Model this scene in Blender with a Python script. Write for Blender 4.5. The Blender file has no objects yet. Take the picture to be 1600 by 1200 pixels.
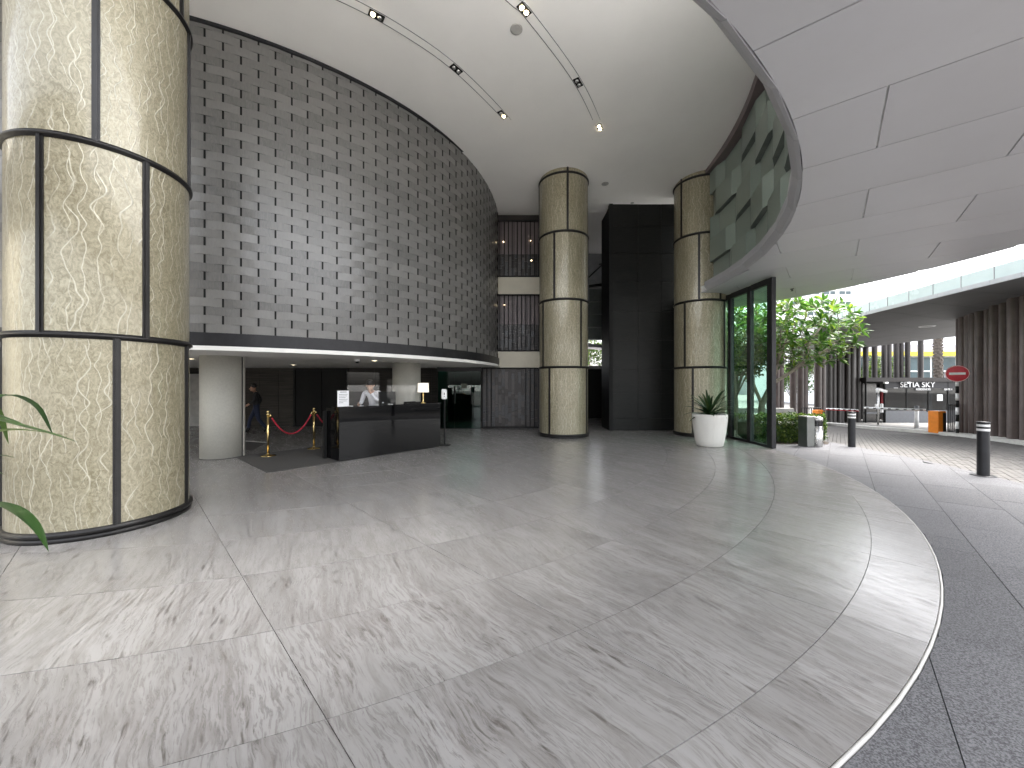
import bpy, bmesh, math, random
from math import sin, cos, pi, sqrt, radians, atan2, hypot
from mathutils import Vector, Matrix, Euler
random.seed(11)
S = bpy.context.scene
COL = S.collection

# ------------------------------------------------------------------ camera, sky, sun, exposure
cam_d = bpy.data.cameras.new('camera'); cam = bpy.data.objects.new('camera', cam_d); COL.objects.link(cam)
cam.location = (0, 0, 1.6); cam.rotation_euler = (radians(90), 0, 0)
cam_d.sensor_width = 36; cam_d.lens = 13.5; cam_d.clip_start = 0.02; cam_d.clip_end = 2000
S.camera = cam
SUN_EL, SUN_AZ = 60, 72             # azimuth clockwise from +Y: to the right
W = bpy.data.worlds.new('World'); S.world = W; W.use_nodes = True
wn, wl = W.node_tree.nodes, W.node_tree.links
bg = wn['Background']; sky = wn.new('ShaderNodeTexSky'); sky.sky_type = 'NISHITA'; sky.sun_disc = False
sky.sun_elevation = radians(SUN_EL); sky.sun_rotation = radians(SUN_AZ); sky.dust_density = 6; sky.air_density = 1.0; sky.ozone_density = 1
hs = wn.new('ShaderNodeHueSaturation'); hs.inputs['Saturation'].default_value = 0.25
wl.new(sky.outputs[0], hs.inputs['Color']); wl.new(hs.outputs[0], bg.inputs['Color']); bg.inputs['Strength'].default_value = 0.15
sd = bpy.data.lights.new('sun', 'SUN'); sd.energy = 0.6; sd.angle = radians(35); sd.color = (1, 0.96, 0.9)
so = bpy.data.objects.new('sun', sd); COL.objects.link(so)
so.rotation_euler = Euler((radians(90 - SUN_EL), 0, radians(180 - SUN_AZ)), 'XYZ')
S.view_settings.view_transform = 'Standard'; S.view_settings.look = 'None'
S.view_settings.exposure = 3.05; S.view_settings.gamma = 1
S.view_settings.use_curve_mapping = False
S.render.engine = 'CYCLES'
S.cycles.use_denoising = True
S.cycles.max_bounces = 9; S.cycles.diffuse_bounces = 6; S.cycles.glossy_bounces = 4; S.cycles.transparent_max_bounces = 12
S.cycles.sample_clamp_indirect = 8

# ------------------------------------------------------------------ helpers
XF = {}
def M4(o): return XF.get(o.name, Matrix.Identity(4))
class MB:
    def __init__(s): s.v = []; s.f = []; s.m = []; s.sm = []; s.uv = None
    def add(s, vs, fs, mi=0, smooth=False):
        b = len(s.v); s.v += [tuple(p) for p in vs]
        for f in fs: s.f.append([b + i for i in f]); s.m.append(mi); s.sm.append(smooth)
        return s
    def box(s, c, d, rz=0, mi=0, mat=None):
        x, y, z = d[0] / 2, d[1] / 2, d[2] / 2; R = Matrix.Rotation(rz, 3, 'Z') if mat is None else mat
        vs = [Vector(c) + R @ Vector(p) for p in ((-x,-y,-z),(x,-y,-z),(x,y,-z),(-x,y,-z),(-x,-y,z),(x,-y,z),(x,y,z),(-x,y,z))]
        return s.add(vs, [(0,3,2,1),(4,5,6,7),(0,1,5,4),(1,2,6,5),(2,3,7,6),(3,0,4,7)], mi)
    def b2(s, x0, x1, y0, y1, z0, z1, mi=0):
        return s.box(((x0+x1)/2, (y0+y1)/2, (z0+z1)/2), (abs(x1-x0), abs(y1-y0), abs(z1-z0)), 0, mi)
    def bev(s, c, d, rz=0, b=0.01, mi=0):          # box with bevelled vertical and top edges
        x, y, h = d[0]/2, d[1]/2, d[2]; R = Matrix.Rotation(rz, 3, 'Z'); C0 = Vector(c) - Vector((0,0,h/2)); rings = []
        def ring(ix, z): return [C0 + R @ Vector((sx*(x-ix) , sy*(y-ix), z)) for sx, sy in ((-1,-1),(1,-1),(1,1),(-1,1))]
        def oct_(i, z): 
            o = []
            for sx, sy, fl in ((-1,-1,0),(1,-1,1),(1,1,0),(-1,1,1)):
                p = [Vector((sx*(x-i), sy*(y-i-b), z)), Vector((sx*(x-i-b), sy*(y-i), z))]
                if fl: p.reverse()
                o += p
            return [C0 + R @ q for q in o]
        L = [oct_(b, 0), oct_(0, b), oct_(0, h-b), oct_(b, h)]; vs = sum(L, []); fs = []
        for k in range(3):
            for i in range(8): fs.append((k*8+i, k*8+(i+1)%8, (k+1)*8+(i+1)%8, (k+1)*8+i))
        fs.append(tuple(range(7,-1,-1))); fs.append(tuple(range(24,32)))
        return s.add(vs, fs, mi)
    def prism(s, poly, z0, z1, mi=0):
        n = len(poly); a = sum(poly[i][0]*poly[(i+1)%n][1]-poly[(i+1)%n][0]*poly[i][1] for i in range(n))
        if a < 0: poly = list(poly)[::-1]
        vs = [(p[0],p[1],z0) for p in poly] + [(p[0],p[1],z1) for p in poly]
        fs = [tuple(range(n-1,-1,-1)), tuple(range(n,2*n))] + [(i,(i+1)%n,n+(i+1)%n,n+i) for i in range(n)]
        return s.add(vs, fs, mi)
    def tube(s, pts, r, n=8, mi=0, cap=True, smooth=True):
        pts = [Vector(p) for p in pts]; rs = r if isinstance(r, (list, tuple)) else [r]*len(pts); vs = []
        up = Vector((0.13, 0.27, 0.95)); t0 = (pts[1]-pts[0]).normalized()
        if abs(t0.dot(up)) > 0.95: up = Vector((1, 0.1, 0))
        u = t0.cross(up).normalized()
        for i, p in enumerate(pts):
            t = (pts[min(i+1,len(pts)-1)] - pts[max(i-1,0)]).normalized(); u = (u - t*u.dot(t)).normalized(); w = t.cross(u)
            vs += [p + (u*cos(2*pi*k/n) + w*sin(2*pi*k/n))*rs[i] for k in range(n)]
        fs = [(i*n+k, i*n+(k+1)%n, (i+1)*n+(k+1)%n, (i+1)*n+k) for i in range(len(pts)-1) for k in range(n)]
        s.add(vs, fs, mi, smooth); b = len(s.v) - len(vs)
        if cap:
            s.f.append([b+k for k in range(n-1,-1,-1)]); s.m.append(mi); s.sm.append(False)
            s.f.append([b+(len(pts)-1)*n+k for k in range(n)]); s.m.append(mi); s.sm.append(False)
        return s
    def lathe(s, prof, c=(0,0,0), n=32, mi=0, a0=0, a1=2*pi, smooth=True, caps=True):
        full = abs(a1-a0-2*pi) < 1e-6; m = n if full else n+1; vs = []
        for r, z in prof: vs += [(c[0]+r*cos(a0+(a1-a0)*k/n), c[1]+r*sin(a0+(a1-a0)*k/n), c[2]+z) for k in range(m)]
        fs = [(i*m+k, i*m+(k+1)%m, (i+1)*m+(k+1)%m, (i+1)*m+k) for i in range(len(prof)-1) for k in range(n)]
        s.add(vs, fs, mi, smooth); b = len(s.v)-len(vs)
        if full and caps:
            if prof[0][0] > 1e-4: s.f.append([b+k for k in range(m-1,-1,-1)]); s.m.append(mi); s.sm.append(False)
            if prof[-1][0] > 1e-4: s.f.append([b+(len(prof)-1)*m+k for k in range(m)]); s.m.append(mi); s.sm.append(False)
        return s
    def arcwall(s, c, r0, r1, a0, a1, z0, z1, n=12, mi=0, smooth=True):   # a solid curved slab
        vs = []
        for k in range(n+1):
            a = a0+(a1-a0)*k/n
            vs += [(c[0]+r*cos(a), c[1]+r*sin(a), z) for r, z in ((r1,z0),(r1,z1),(r0,z1),(r0,z0))]
        fs = [(k*4+j, (k+1)*4+j, (k+1)*4+(j+1)%4, k*4+(j+1)%4) for k in range(n) for j in range(4)]
        s.add(vs, fs, mi, False); s.f += [[len(s.v)-len(vs)+j for j in (3,2,1,0)], [len(s.v)-4+j for j in range(4)]]; s.m += [mi, mi]; s.sm += [False, False]
        return s
    def mesh(s, name):
        me = bpy.data.meshes.new(name); me.from_pydata(s.v, [], s.f); me.update()
        me.polygons.foreach_set('use_smooth', s.sm); me.polygons.foreach_set('material_index', s.m)
        if s.uv:
            ul = me.uv_layers.new(name='uv'); 
            for l in me.loops: ul.data[l.index].uv = s.uv[l.vertex_index]
        return me
    def build(s, name, mat, parent=None, kind=None, world=True):
        me = s.mesh(name)
        for m in (mat if isinstance(mat, (list, tuple)) else [mat]): me.materials.append(m)
        return link(name, me, parent, world, kind)
def link(name, me, parent=None, world=True, kind=None, mw=None):
    o = bpy.data.objects.new(name, me); COL.objects.link(o)
    if mw is not None: o.matrix_basis = mw
    if parent is not None:
        o.parent = parent
        if world: o.matrix_parent_inverse = M4(parent).inverted()
    if kind: o['kind'] = kind
    if parent is not None and not world: XF[o.name] = M4(parent) @ o.matrix_basis
    return o
def tag(o, label, cat, group=None):
    o['label'] = label; o['category'] = cat
    if group: o['group'] = group
    return o
def thing(name, label, cat, loc=(0,0,0), rz=0, group=None):
    o = bpy.data.objects.new(name, None); COL.objects.link(o); o.empty_display_size = 0.1
    o.location = loc; o.rotation_euler = (0, 0, rz); XF[o.name] = Matrix.Translation(loc) @ Matrix.Rotation(rz, 4, 'Z')
    return tag(o, label, cat, group)
def struct(o): o['kind'] = 'structure'; return o
def pieces(parent, name, mass_name, items, mb, mat, limit=300, keyf=None, exact=None):
    """items: world matrices. The largest in view become objects sharing one mesh, the rest one joined stuff part."""
    me = mb.mesh(name)
    me.materials.append(mat)
    keyf = keyf or (lambda m: m.translation.length)
    items = sorted(items, key=keyf)
    for m in items[:limit]: link(name, me, parent, True, None, m)
    rest = items[limit:]
    if rest:
        B = MB()
        vv = [Vector(p) for p in mb.v]
        for m in rest: B.add([m @ p for p in vv], mb.f)
        B.sm = mb.sm * len(rest)
        B.build(mass_name, mat, parent, 'stuff')
def zr(y): return -0.02 if y < 9 else max(-0.95, -0.02 - 0.055*(y-9))

# ------------------------------------------------------------------ materials
def N(nt, t, **kw):
    n = nt.nodes.new('ShaderNode'+t)
    for k, v in kw.items():
        if k in n.inputs: n.inputs[k].default_value = v
        else: setattr(n, k, v)
    return n
class G:      # tiny node-graph helper
    def __init__(s, name):
        s.m = bpy.data.materials.new(name); s.m.use_nodes = True; s.nt = s.m.node_tree; s.p = s.nt.nodes['Principled BSDF']; s.out = s.nt.nodes['Material Output']
    def n(s, t, **kw): return N(s.nt, t, **kw)
    def l(s, a, b): s.nt.links.new(a, b)
    def math(s, op, a, b=None, c=None):
        n = s.n('Math', operation=op)
        for i, x in enumerate((a, b, c)):
            if x is None: continue
            if isinstance(x, (int, float)): n.inputs[i].default_value = x
            else: s.l(x, n.inputs[i])
        return n.outputs[0]
    def mix(s, f, a, b):
        n = s.n('Mix', data_type='RGBA')
        for i, x in ((0, f), (6, a), (7, b)):
            if isinstance(x, (int, float)): n.inputs[i].default_value = x
            elif isinstance(x, tuple): n.inputs[i].default_value = (*x, 1) if len(x) == 3 else x
            else: s.l(x, n.inputs[i])
        return n.outputs[2]
    def ramp(s, f, *stops):
        n = s.n('ValToRGB'); e = n.color_ramp.elements
        while len(e) < len(stops): e.new(0.5)
        for i, (p, c) in enumerate(stops): e[i].position = p; e[i].color = (c, c, c, 1) if isinstance(c, (int, float)) else (*c, 1)
        s.l(f, n.inputs[0]); return n.outputs[0]
    def coord(s, kind='Object'): return s.n('TexCoord').outputs[kind]
    def mapping(s, v, scale=(1,1,1), rot=(0,0,0), loc=(0,0,0)):
        n = s.n('Mapping'); n.inputs['Scale'].default_value = scale; n.inputs['Rotation'].default_value = rot; n.inputs['Location'].default_value = loc
        s.l(v, n.inputs['Vector']); return n.outputs[0]
    def noise(s, v, scale=5, detail=4, rough=0.5, dist=0):
        n = s.n('TexNoise'); n.inputs['Scale'].default_value = scale; n.inputs['Detail'].default_value = detail; n.inputs['Roughness'].default_value = rough; n.inputs['Distortion'].default_value = dist
        if v is not None: s.l(v, n.inputs['Vector'])
        return n.outputs['Fac']
    def bump(s, h, strength=0.2, dist=0.01):
        n = s.n('Bump'); n.inputs['Strength'].default_value = strength; n.inputs['Distance'].default_value = dist
        s.l(h, n.inputs['Height']); s.l(n.outputs[0], s.p.inputs['Normal']); return n
    def set(s, rough=0.5, metal=0, spec=0.5, col=None, coat=0, coat_rough=0.05):
        p = s.p.inputs; p['Roughness'].default_value = rough; p['Metallic'].default_value = metal; p['Specular IOR Level'].default_value = spec
        p['Coat Weight'].default_value = coat; p['Coat Roughness'].default_value = coat_rough
        if col is not None:
            if isinstance(col, tuple): p['Base Color'].default_value = (*col, 1)
            else: s.l(col, p['Base Color'])
        return s.m
    def rnd(s):   # a random number per object and per loose piece
        a = s.n('ObjectInfo').outputs['Random']; b = s.n('NewGeometry').outputs['Random Per Island']
        return s.math('FRACT', s.math('ADD', a, b))
def plain(name, col, rough=0.5, metal=0, spec=0.5, var=0.12, scale=6, bump=0.0, coat=0, emit=0, bscale=40):
    g = G(name); v = g.coord()
    n = g.noise(v, scale, 5, 0.6); c2 = tuple(min(1, c*(1+var)) for c in col); c1 = tuple(c*(1-var) for c in col)
    g.set(rough, metal, spec, g.mix(g.ramp(n, (0.3, 0.0), (0.7, 1.0)), c1, c2), coat)
    rr = g.noise(v, scale*2.3, 3); g.l(g.math('ADD', g.math('MULTIPLY', rr, 0.16), max(0.0, rough-0.08)), g.p.inputs['Roughness'])
    if bump: g.bump(g.noise(v, bscale, 4), bump, 0.01)
    if emit: g.p.inputs['Emission Color'].default_value = (*col, 1); g.p.inputs['Emission Strength'].default_value = emit
    return g.m
M = {}
M['charcoal'] = plain('charcoal_metal', (0.022,0.022,0.025), 0.42, 0.3, var=0.2)
M['bronze'] = plain('dark_bronze_trim', (0.02,0.019,0.019), 0.38, 0.4, var=0.2)
M['black'] = plain('black_gloss', (0.008,0.008,0.009), 0.06, 0, 0.6, var=0.1, coat=0.5)
M['blackmatt'] = plain('black_matt', (0.008,0.008,0.008), 0.6, 0, 0.25)
M['ceil'] = plain('ceiling_paint', (0.89,0.875,0.845), 0.85, var=0.03, scale=0.7, bump=0.03)
M['roofing'] = plain('pale_bounce_roofing', (0.86,0.86,0.84), 0.8, var=0.1)  # unseen canopy top, made pale to bounce daylight onto the ceiling
M['white'] = plain('white_paint', (0.8,0.8,0.78), 0.6, var=0.03)
M['cream'] = plain('cream_plaster', (0.62,0.58,0.48), 0.75, var=0.05, scale=2)
M['colwhite'] = plain('pale_column_plaster', (0.45,0.44,0.395), 0.6, var=0.07, scale=30, bump=0.08)
M['alu'] = plain('silver_panel', (0.47,0.47,0.495), 0.45, 0.2, var=0.03, scale=0.8)
def m_panel():
    g = G('silver_soffit_panel'); o = g.coord(); r = g.n('ObjectInfo').outputs['Random']
    c = g.mix(r, (0.57,0.57,0.595), (0.62,0.62,0.645)); n = g.noise(g.mapping(o, (0.6,0.6,1)), 1.4, 5, 0.65); st = g.noise(o, 9, 5, 0.7)
    c = g.mix(g.math('MULTIPLY', g.ramp(n, (0.4,0.0),(0.75,1.0)), 0.28), c, (0.51,0.505,0.515)); c = g.mix(g.math('MULTIPLY', g.ramp(st, (0.6,0.0),(0.8,1.0)), 0.12), c, (0.36,0.35,0.34))
    m = g.set(0.36, 0.15, 0.5, c); g.bump(g.noise(o, 0.9, 2), 0.10, 0.02); return m
M['panel'] = m_panel()
M['steel'] = plain('brushed_steel', (0.55,0.55,0.54), 0.28, 1.0, var=0.08)
M['dullsteel'] = plain('dull_steel', (0.22,0.23,0.22), 0.4, 0.9, var=0.1)
M['nosing'] = plain('pale_stone_nosing', (0.42,0.41,0.39), 0.4, var=0.15, scale=9)
M['brass'] = plain('polished_brass', (0.72,0.55,0.25), 0.16, 1.0, var=0.08)
M['gap'] = plain('dark_joint', (0.05,0.05,0.05), 0.9)
M['grout'] = plain('floor_joint', (0.06,0.057,0.054), 0.9)
M['rope'] = plain('red_rope', (0.42,0.016,0.04), 0.7, var=0.25, scale=60)
M['mat'] = plain('door_mat', (0.062,0.060,0.057), 0.95, var=0.3, scale=120, bump=0.4, bscale=200)
M['orange'] = plain('orange_paint', (0.85,0.25,0.015), 0.4, var=0.1)
M['red'] = plain('red_paint', (0.55,0.012,0.03), 0.4, var=0.08)
M['carred'] = plain('car_red', (0.5,0.01,0.02), 0.2, coat=1)
M['carblack'] = plain('car_black', (0.01,0.01,0.012), 0.2, coat=1)
M['tyre'] = plain('tyre_rubber', (0.015,0.015,0.015), 0.8)
M['whitegloss'] = plain('white_gloss', (0.85,0.85,0.85), 0.3)
M['paper'] = plain('paper', (0.85,0.86,0.88), 0.7, var=0.02)
M['grey'] = plain('grey_paint', (0.11,0.115,0.125), 0.5)
M['bark'] = plain('frangipani_bark', (0.22,0.19,0.15), 0.8, var=0.3, scale=14, bump=0.4)
M['soil'] = plain('soil', (0.05,0.038,0.028), 0.95, var=0.4, scale=20, bump=0.5)
M['skin'] = plain('skin', (0.42,0.24,0.16), 0.5, var=0.06)
M['hair'] = plain('hair', (0.012,0.010,0.009), 0.45)
M['shirt'] = plain('white_shirt', (0.72,0.72,0.76), 0.8, var=0.06, scale=12, bump=0.2, bscale=14)
M['trouser'] = plain('dark_trousers', (0.02,0.022,0.035), 0.8)
M['darkcloth'] = plain('black_jacket', (0.018,0.018,0.02), 0.8)
M['denim'] = plain('blue_denim', (0.016,0.022,0.05), 0.85, var=0.2, scale=30)
def m_pot():
    g = G('white_cast_pot'); o = g.coord(); st = g.noise(g.mapping(o, (9,9,1.2)), 1, 5, 0.7); sp_ = g.noise(o, 38, 5, 0.7); bl = g.noise(o, 4, 4, 0.6)
    c = g.mix(g.math('MULTIPLY', g.ramp(st, (0.5,0.0),(0.75,1.0)), 0.35), (0.66,0.65,0.615), (0.42,0.40,0.36)); c = g.mix(g.math('MULTIPLY', g.ramp(sp_, (0.6,0.0),(0.75,1.0)), 0.5), c, (0.40,0.385,0.36)); c = g.mix(g.math('MULTIPLY', bl, 0.25), c, (0.55,0.53,0.49))
    m = g.set(0.75, 0, 0.4, c); g.bump(sp_, 0.4, 0.01); return m
M['pot'] = m_pot()
M['concrete'] = plain('concrete', (0.42,0.41,0.39), 0.85, var=0.15, scale=5, bump=0.2)
M['apron'] = plain('grey_apron', (0.14,0.137,0.13), 0.85, var=0.2, scale=3)
M['kerb'] = plain('kerb_concrete', (0.55,0.54,0.51), 0.85, var=0.15, scale=4)
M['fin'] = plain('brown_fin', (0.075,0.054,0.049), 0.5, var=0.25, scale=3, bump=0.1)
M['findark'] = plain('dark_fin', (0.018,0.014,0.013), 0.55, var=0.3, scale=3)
M['soffit2'] = plain('grey_bridge_soffit', (0.14,0.14,0.145), 0.6, var=0.05, scale=0.6)
M['farwhite'] = plain('white_facade', (0.75,0.76,0.77), 0.7, var=0.05)
M['fargrey'] = plain('grey_facade', (0.30,0.30,0.31), 0.7, var=0.05)
M['fascia'] = plain('pale_grey_fascia', (0.36,0.37,0.38), 0.5, var=0.06)
M['palmbark'] = plain('palm_bark', (0.12,0.10,0.085), 0.9, var=0.35, scale=12, bump=0.4)
M['farlilac'] = plain('lilac_panels', (0.45,0.44,0.50), 0.6, var=0.04)
M['yellow'] = plain('yellow_fascia', (0.75,0.62,0.04), 0.5, var=0.05)
M['farglass'] = plain('far_window', (0.06,0.09,0.10), 0.15, var=0.3, scale=0.4)
M['lilacpane'] = plain('mauve_panel', (0.15,0.118,0.12), 0.45, var=0.1, scale=2)
M['brown1'] = plain('mosaic_umber', (0.02,0.014,0.012), 0.4)
M['brown2'] = plain('mosaic_taupe', (0.05,0.041,0.039), 0.35)
M['brown3'] = plain('mosaic_slate', (0.033,0.032,0.036), 0.3)
M['passage'] = plain('passage_grey', (0.22,0.225,0.23), 0.7)
M['shade'] = plain('lamp_shade', (0.85,0.80,0.68), 0.8, emit=0.12)
M['lamp'] = plain('lamp_glow', (1.0,0.80,0.5), 0.5, emit=2.2)
M['downlight'] = plain('downlight_glow', (1.0,0.86,0.62), 0.5, emit=1.4)
M['covelight'] = plain('cove_lip', (0.88,0.87,0.84), 0.5, var=0.02)

def m_marble():
    g = G('grey_marble'); o = g.coord(); r = g.n('ObjectInfo').outputs['Random']
    off = g.n('CombineXYZ'); g.l(g.math('MULTIPLY', r, 37.0), off.inputs[0]); g.l(g.math('MULTIPLY', r, 91.0), off.inputs[1])
    ad = g.n('VectorMath', operation='ADD'); g.l(o, ad.inputs[0]); g.l(off.outputs[0], ad.inputs[1])
    vr = g.n('VectorRotate', rotation_type='Z_AXIS'); g.l(ad.outputs[0], vr.inputs['Vector']); g.l(g.math('ADD', g.math('MULTIPLY', g.math('FRACT', g.math('MULTIPLY', r, 17.3)), 0.3), radians(48)), vr.inputs['Angle'])
    st = vr.outputs[0]
    wob = g.noise(st, 1.3, 3, 0.5)
    wv = g.n('CombineXYZ'); g.l(g.math('MULTIPLY', wob, 0.22), wv.inputs[1]); a2 = g.n('VectorMath', operation='ADD'); g.l(st, a2.inputs[0]); g.l(wv.outputs[0], a2.inputs[1])
    fine = g.noise(g.mapping(a2.outputs[0], (6.0, 54, 1)), 1.0, 8, 0.72, 0.6)
    mid = g.noise(g.mapping(a2.outputs[0], (1.2, 6, 1)), 1.0, 6, 0.65, 0.7)
    big = g.noise(g.mapping(a2.outputs[0], (0.5, 2.2, 1)), 1.0, 4, 0.6, 0.3)
    sp = g.math('MULTIPLY', g.ramp(fine, (0.505, 0.0), (0.60, 1.0)), g.ramp(mid, (0.38, 0.12), (0.55, 1.0)))
    blot = g.math('MULTIPLY', g.ramp(mid, (0.58, 0.0), (0.74, 1.0)), 0.55)
    base = g.mix(g.ramp(big, (0.3, 0.0), (0.7, 1.0)), (0.335,0.327,0.32), (0.25,0.242,0.235))
    c = g.mix(g.math('MULTIPLY', sp, 0.8), base, (0.06,0.050,0.044))
    ln = g.noise(g.mapping(a2.outputs[0], (1.5, 12, 1)), 1.0, 7, 0.68, 0.7)
    c = g.mix(g.math('MULTIPLY', g.ramp(ln, (0.47, 0.0), (0.64, 1.0)), 0.45), c, (0.175,0.16,0.149))
    c = g.mix(blot, c, (0.19,0.178,0.165))
    tone = g.math('ADD', 0.96, g.math('MULTIPLY', g.math('FRACT', g.math('MULTIPLY', r, 7.7)), 0.08))
    hv = g.n('HueSaturation'); g.l(tone, hv.inputs['Value']); g.l(c, hv.inputs['Color'])
    m = g.set(0.2, 0, 0.5, hv.outputs[0])
    g.l(g.math('ADD', 0.225, g.math('MULTIPLY', sp, 0.10)), g.p.inputs['Roughness'])
    g.bump(g.noise(o, 3.0, 2, 0.5), 0.012, 0.01)
    return m
M['marble'] = m_marble()
def m_granite():
    g = G('grey_granite'); o = g.coord(); r = g.n('ObjectInfo').outputs['Random']
    f = g.noise(o, 105, 3, 0.75); b = g.noise(o, 1.2, 5, 0.6); e = g.noise(g.mapping(o, (18, 60, 1), (0,0,radians(50))), 1, 3, 0.6)
    c = g.mix(g.ramp(f, (0.40, 0.0), (0.60, 1.0)), (0.04,0.04,0.044), (0.20,0.20,0.212))
    c = g.mix(g.math('MULTIPLY', g.ramp(b, (0.3, 0.0), (0.7, 1.0)), 0.35), c, (0.16,0.16,0.165))
    c = g.mix(g.math('MULTIPLY', e, 0.25), c, (0.07,0.07,0.075))
    hv = g.n('HueSaturation'); g.l(g.math('ADD', 0.88, g.math('MULTIPLY', r, 0.24)), hv.inputs['Value']); g.l(c, hv.inputs['Color'])
    m = g.set(0.68, 0, 0.22, hv.outputs[0]); g.bump(f, 0.3, 0.003); return m
M['granite'] = m_granite()
def m_paver(name='clay_paver', brick=False):
    g = G(name); o = g.coord()
    f = g.noise(o, 60, 4, 0.65); b = g.noise(o, 0.9, 4, 0.6)
    r = g.rnd()
    if brick:
        bt = g.n('TexBrick'); bt.inputs['Scale'].default_value = 1; bt.inputs['Brick Width'].default_value = 0.2; bt.inputs['Row Height'].default_value = 0.1; bt.inputs['Mortar Size'].default_value = 0.006
        bt.inputs['Color1'].default_value = (0,0,0,1); bt.inputs['Color2'].default_value = (1,1,1,1); bt.inputs['Mortar'].default_value = (0,0,0,1)
        g.l(g.mapping(o, (1,1,1), (0,0,radians(-49.5))), bt.inputs['Vector']); r = bt.outputs['Color']
    c = g.mix(r, (0.085,0.08,0.075), (0.13,0.123,0.115)); c = g.mix(g.math('MULTIPLY', f, 0.35), c, (0.06,0.057,0.054)); c = g.mix(g.math('MULTIPLY', b, 0.4), c, (0.14,0.134,0.127))
    m = g.set(0.75, 0, 0.4, c); g.bump(f, 0.3, 0.004); return m
M['paver'] = m_paver(); M['paverfar'] = m_paver('clay_paving_far', True)
def m_pearl():
    g = G('pearl_resin_panel'); uv = g.n('UVMap').outputs[0]; r = g.n('ObjectInfo').outputs['Random']
    off = g.n('CombineXYZ'); g.l(g.math('MULTIPLY', r, 31.0), off.inputs[0]); g.l(g.math('MULTIPLY', r, 77.0), off.inputs[1])
    sc_ = g.n('VectorMath', operation='SCALE'); g.l(uv, sc_.inputs[0]); g.l(g.math('ADD', 0.8, g.math('MULTIPLY', g.math('FRACT', g.math('MULTIPLY', r, 5.3)), 0.5)), sc_.inputs['Scale'])
    ad = g.n('VectorMath', operation='ADD'); g.l(sc_.outputs[0], ad.inputs[0]); g.l(off.outputs[0], ad.inputs[1]); v = ad.outputs[0]
    # long wavy threads running up the panel
    sp = g.n('SeparateXYZ'); g.l(v, sp.inputs[0])
    def thread(freq, vs, amp, w, seedx):
        wv = g.noise(g.mapping(v, (1.1, vs, 1), (0,0,0), (seedx, seedx, 0)), 1.7, 0.6, 0.4)
        x = g.math('ADD', g.math('MULTIPLY', sp.outputs[0], freq), g.math('MULTIPLY', wv, amp))
        d = g.math('ABSOLUTE', g.math('SUBTRACT', g.math('FRACT', x), 0.5))
        t = g.ramp(d, (0.0, 1.0), (w, 0.0))
        gate = g.ramp(g.noise(g.mapping(v, (3.0, 1.0, 1), (0,0,0), (seedx*2, 3, 0)), 1.6, 2), (0.42, 0.0), (0.54, 1.0))
        return g.math('MULTIPLY', t, gate)
    t1 = thread(6.5, 2.3, 1.7, 0.06, 1.7); t2 = thread(11.0, 3.2, 1.8, 0.07, 9.1)
    th = g.math('MAXIMUM', t1, t2)
    sw = g.noise(g.mapping(v, (1.0, 0.6, 1)), 19, 4, 0.5, 2.2)
    sw2 = g.noise(g.mapping(v, (1.0, 0.7, 1)), 42, 4, 0.6, 2.6)
    fl = g.math('ADD', g.math('MULTIPLY', sw, 0.65), g.math('MULTIPLY', sw2, 0.35))
    c = g.mix(g.ramp(fl, (0.40, 0.0), (0.61, 1.0)), (0.195,0.172,0.108), (0.36,0.328,0.232))
    big = g.noise(g.mapping(v, (1,0.5,1)), 2.2, 3)
    c = g.mix(g.math('MULTIPLY', g.ramp(big, (0.35,0.0),(0.7,1.0)), 0.35), c, (0.295,0.265,0.182))
    c = g.mix(g.math('MULTIPLY', th, 0.5), c, (0.70,0.67,0.57))
    m = g.set(0.36, 0.22, 0.5, c, 0.45, 0.09)
    h = g.math('ADD', g.math('MULTIPLY', fl, 0.5), g.math('MULTIPLY', th, 0.55))
    g.bump(h, 0.34, 0.02); return m
M['pearl'] = m_pearl()
def m_weave():
    g = G('woven_resin_strip'); o = g.coord(); r = g.rnd()
    c = g.mix(r, (0.112,0.111,0.108), (0.195,0.193,0.186))
    off = g.n('CombineXYZ'); g.l(g.math('MULTIPLY', r, 53.0), off.inputs[0]); g.l(g.math('MULTIPLY', r, 17.0), off.inputs[2])
    ad = g.n('VectorMath', operation='ADD'); g.l(o, ad.inputs[0]); g.l(off.outputs[0], ad.inputs[1])
    gr = g.noise(g.mapping(ad.outputs[0], (30, 30, 7)), 1, 4, 0.55, 1.2); bl = g.noise(ad.outputs[0], 5, 3, 0.5)
    c = g.mix(g.math('MULTIPLY', g.ramp(gr, (0.35, 0.0), (0.68, 1.0)), 0.30), c, (0.25,0.244,0.228))
    c = g.mix(g.math('MULTIPLY', bl, 0.35), c, (0.13,0.125,0.115))
    m = g.set(0.33, 0, 0.6, c); g.bump(gr, 0.06, 0.004); return m
M['weave'] = m_weave()
def m_greenpane():
    g = G('frosted_green_glass'); o = g.coord(); r = g.n('ObjectInfo').outputs['Random']
    c = g.mix(r, (0.20,0.245,0.215), (0.27,0.325,0.285)); n = g.noise(o, 40, 3)
    c = g.mix(g.math('MULTIPLY', n, 0.25), c, (0.17,0.20,0.18))
    return g.set(0.3, 0, 0.5, c)
M['greenpane'] = m_greenpane()
M['greenedge'] = plain('dark_green_return', (0.15,0.17,0.157), 0.5)
def m_stone():
    g = G('black_slate'); o = g.coord(); r = g.n('ObjectInfo').outputs['Random']
    n = g.noise(g.mapping(o, (2, 2, 14)), 2, 6, 0.65, 0.5); c = g.mix(g.ramp(n, (0.35,0.0),(0.7,1.0)), (0.004,0.0045,0.004), (0.014,0.014,0.0125))
    c = g.mix(g.math('MULTIPLY', r, 0.35), c, (0.010,0.012,0.011)); m = g.set(0.42, 0, 0.28, c); g.bump(n, 0.15, 0.01); return m
M['slate'] = m_stone()
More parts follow.
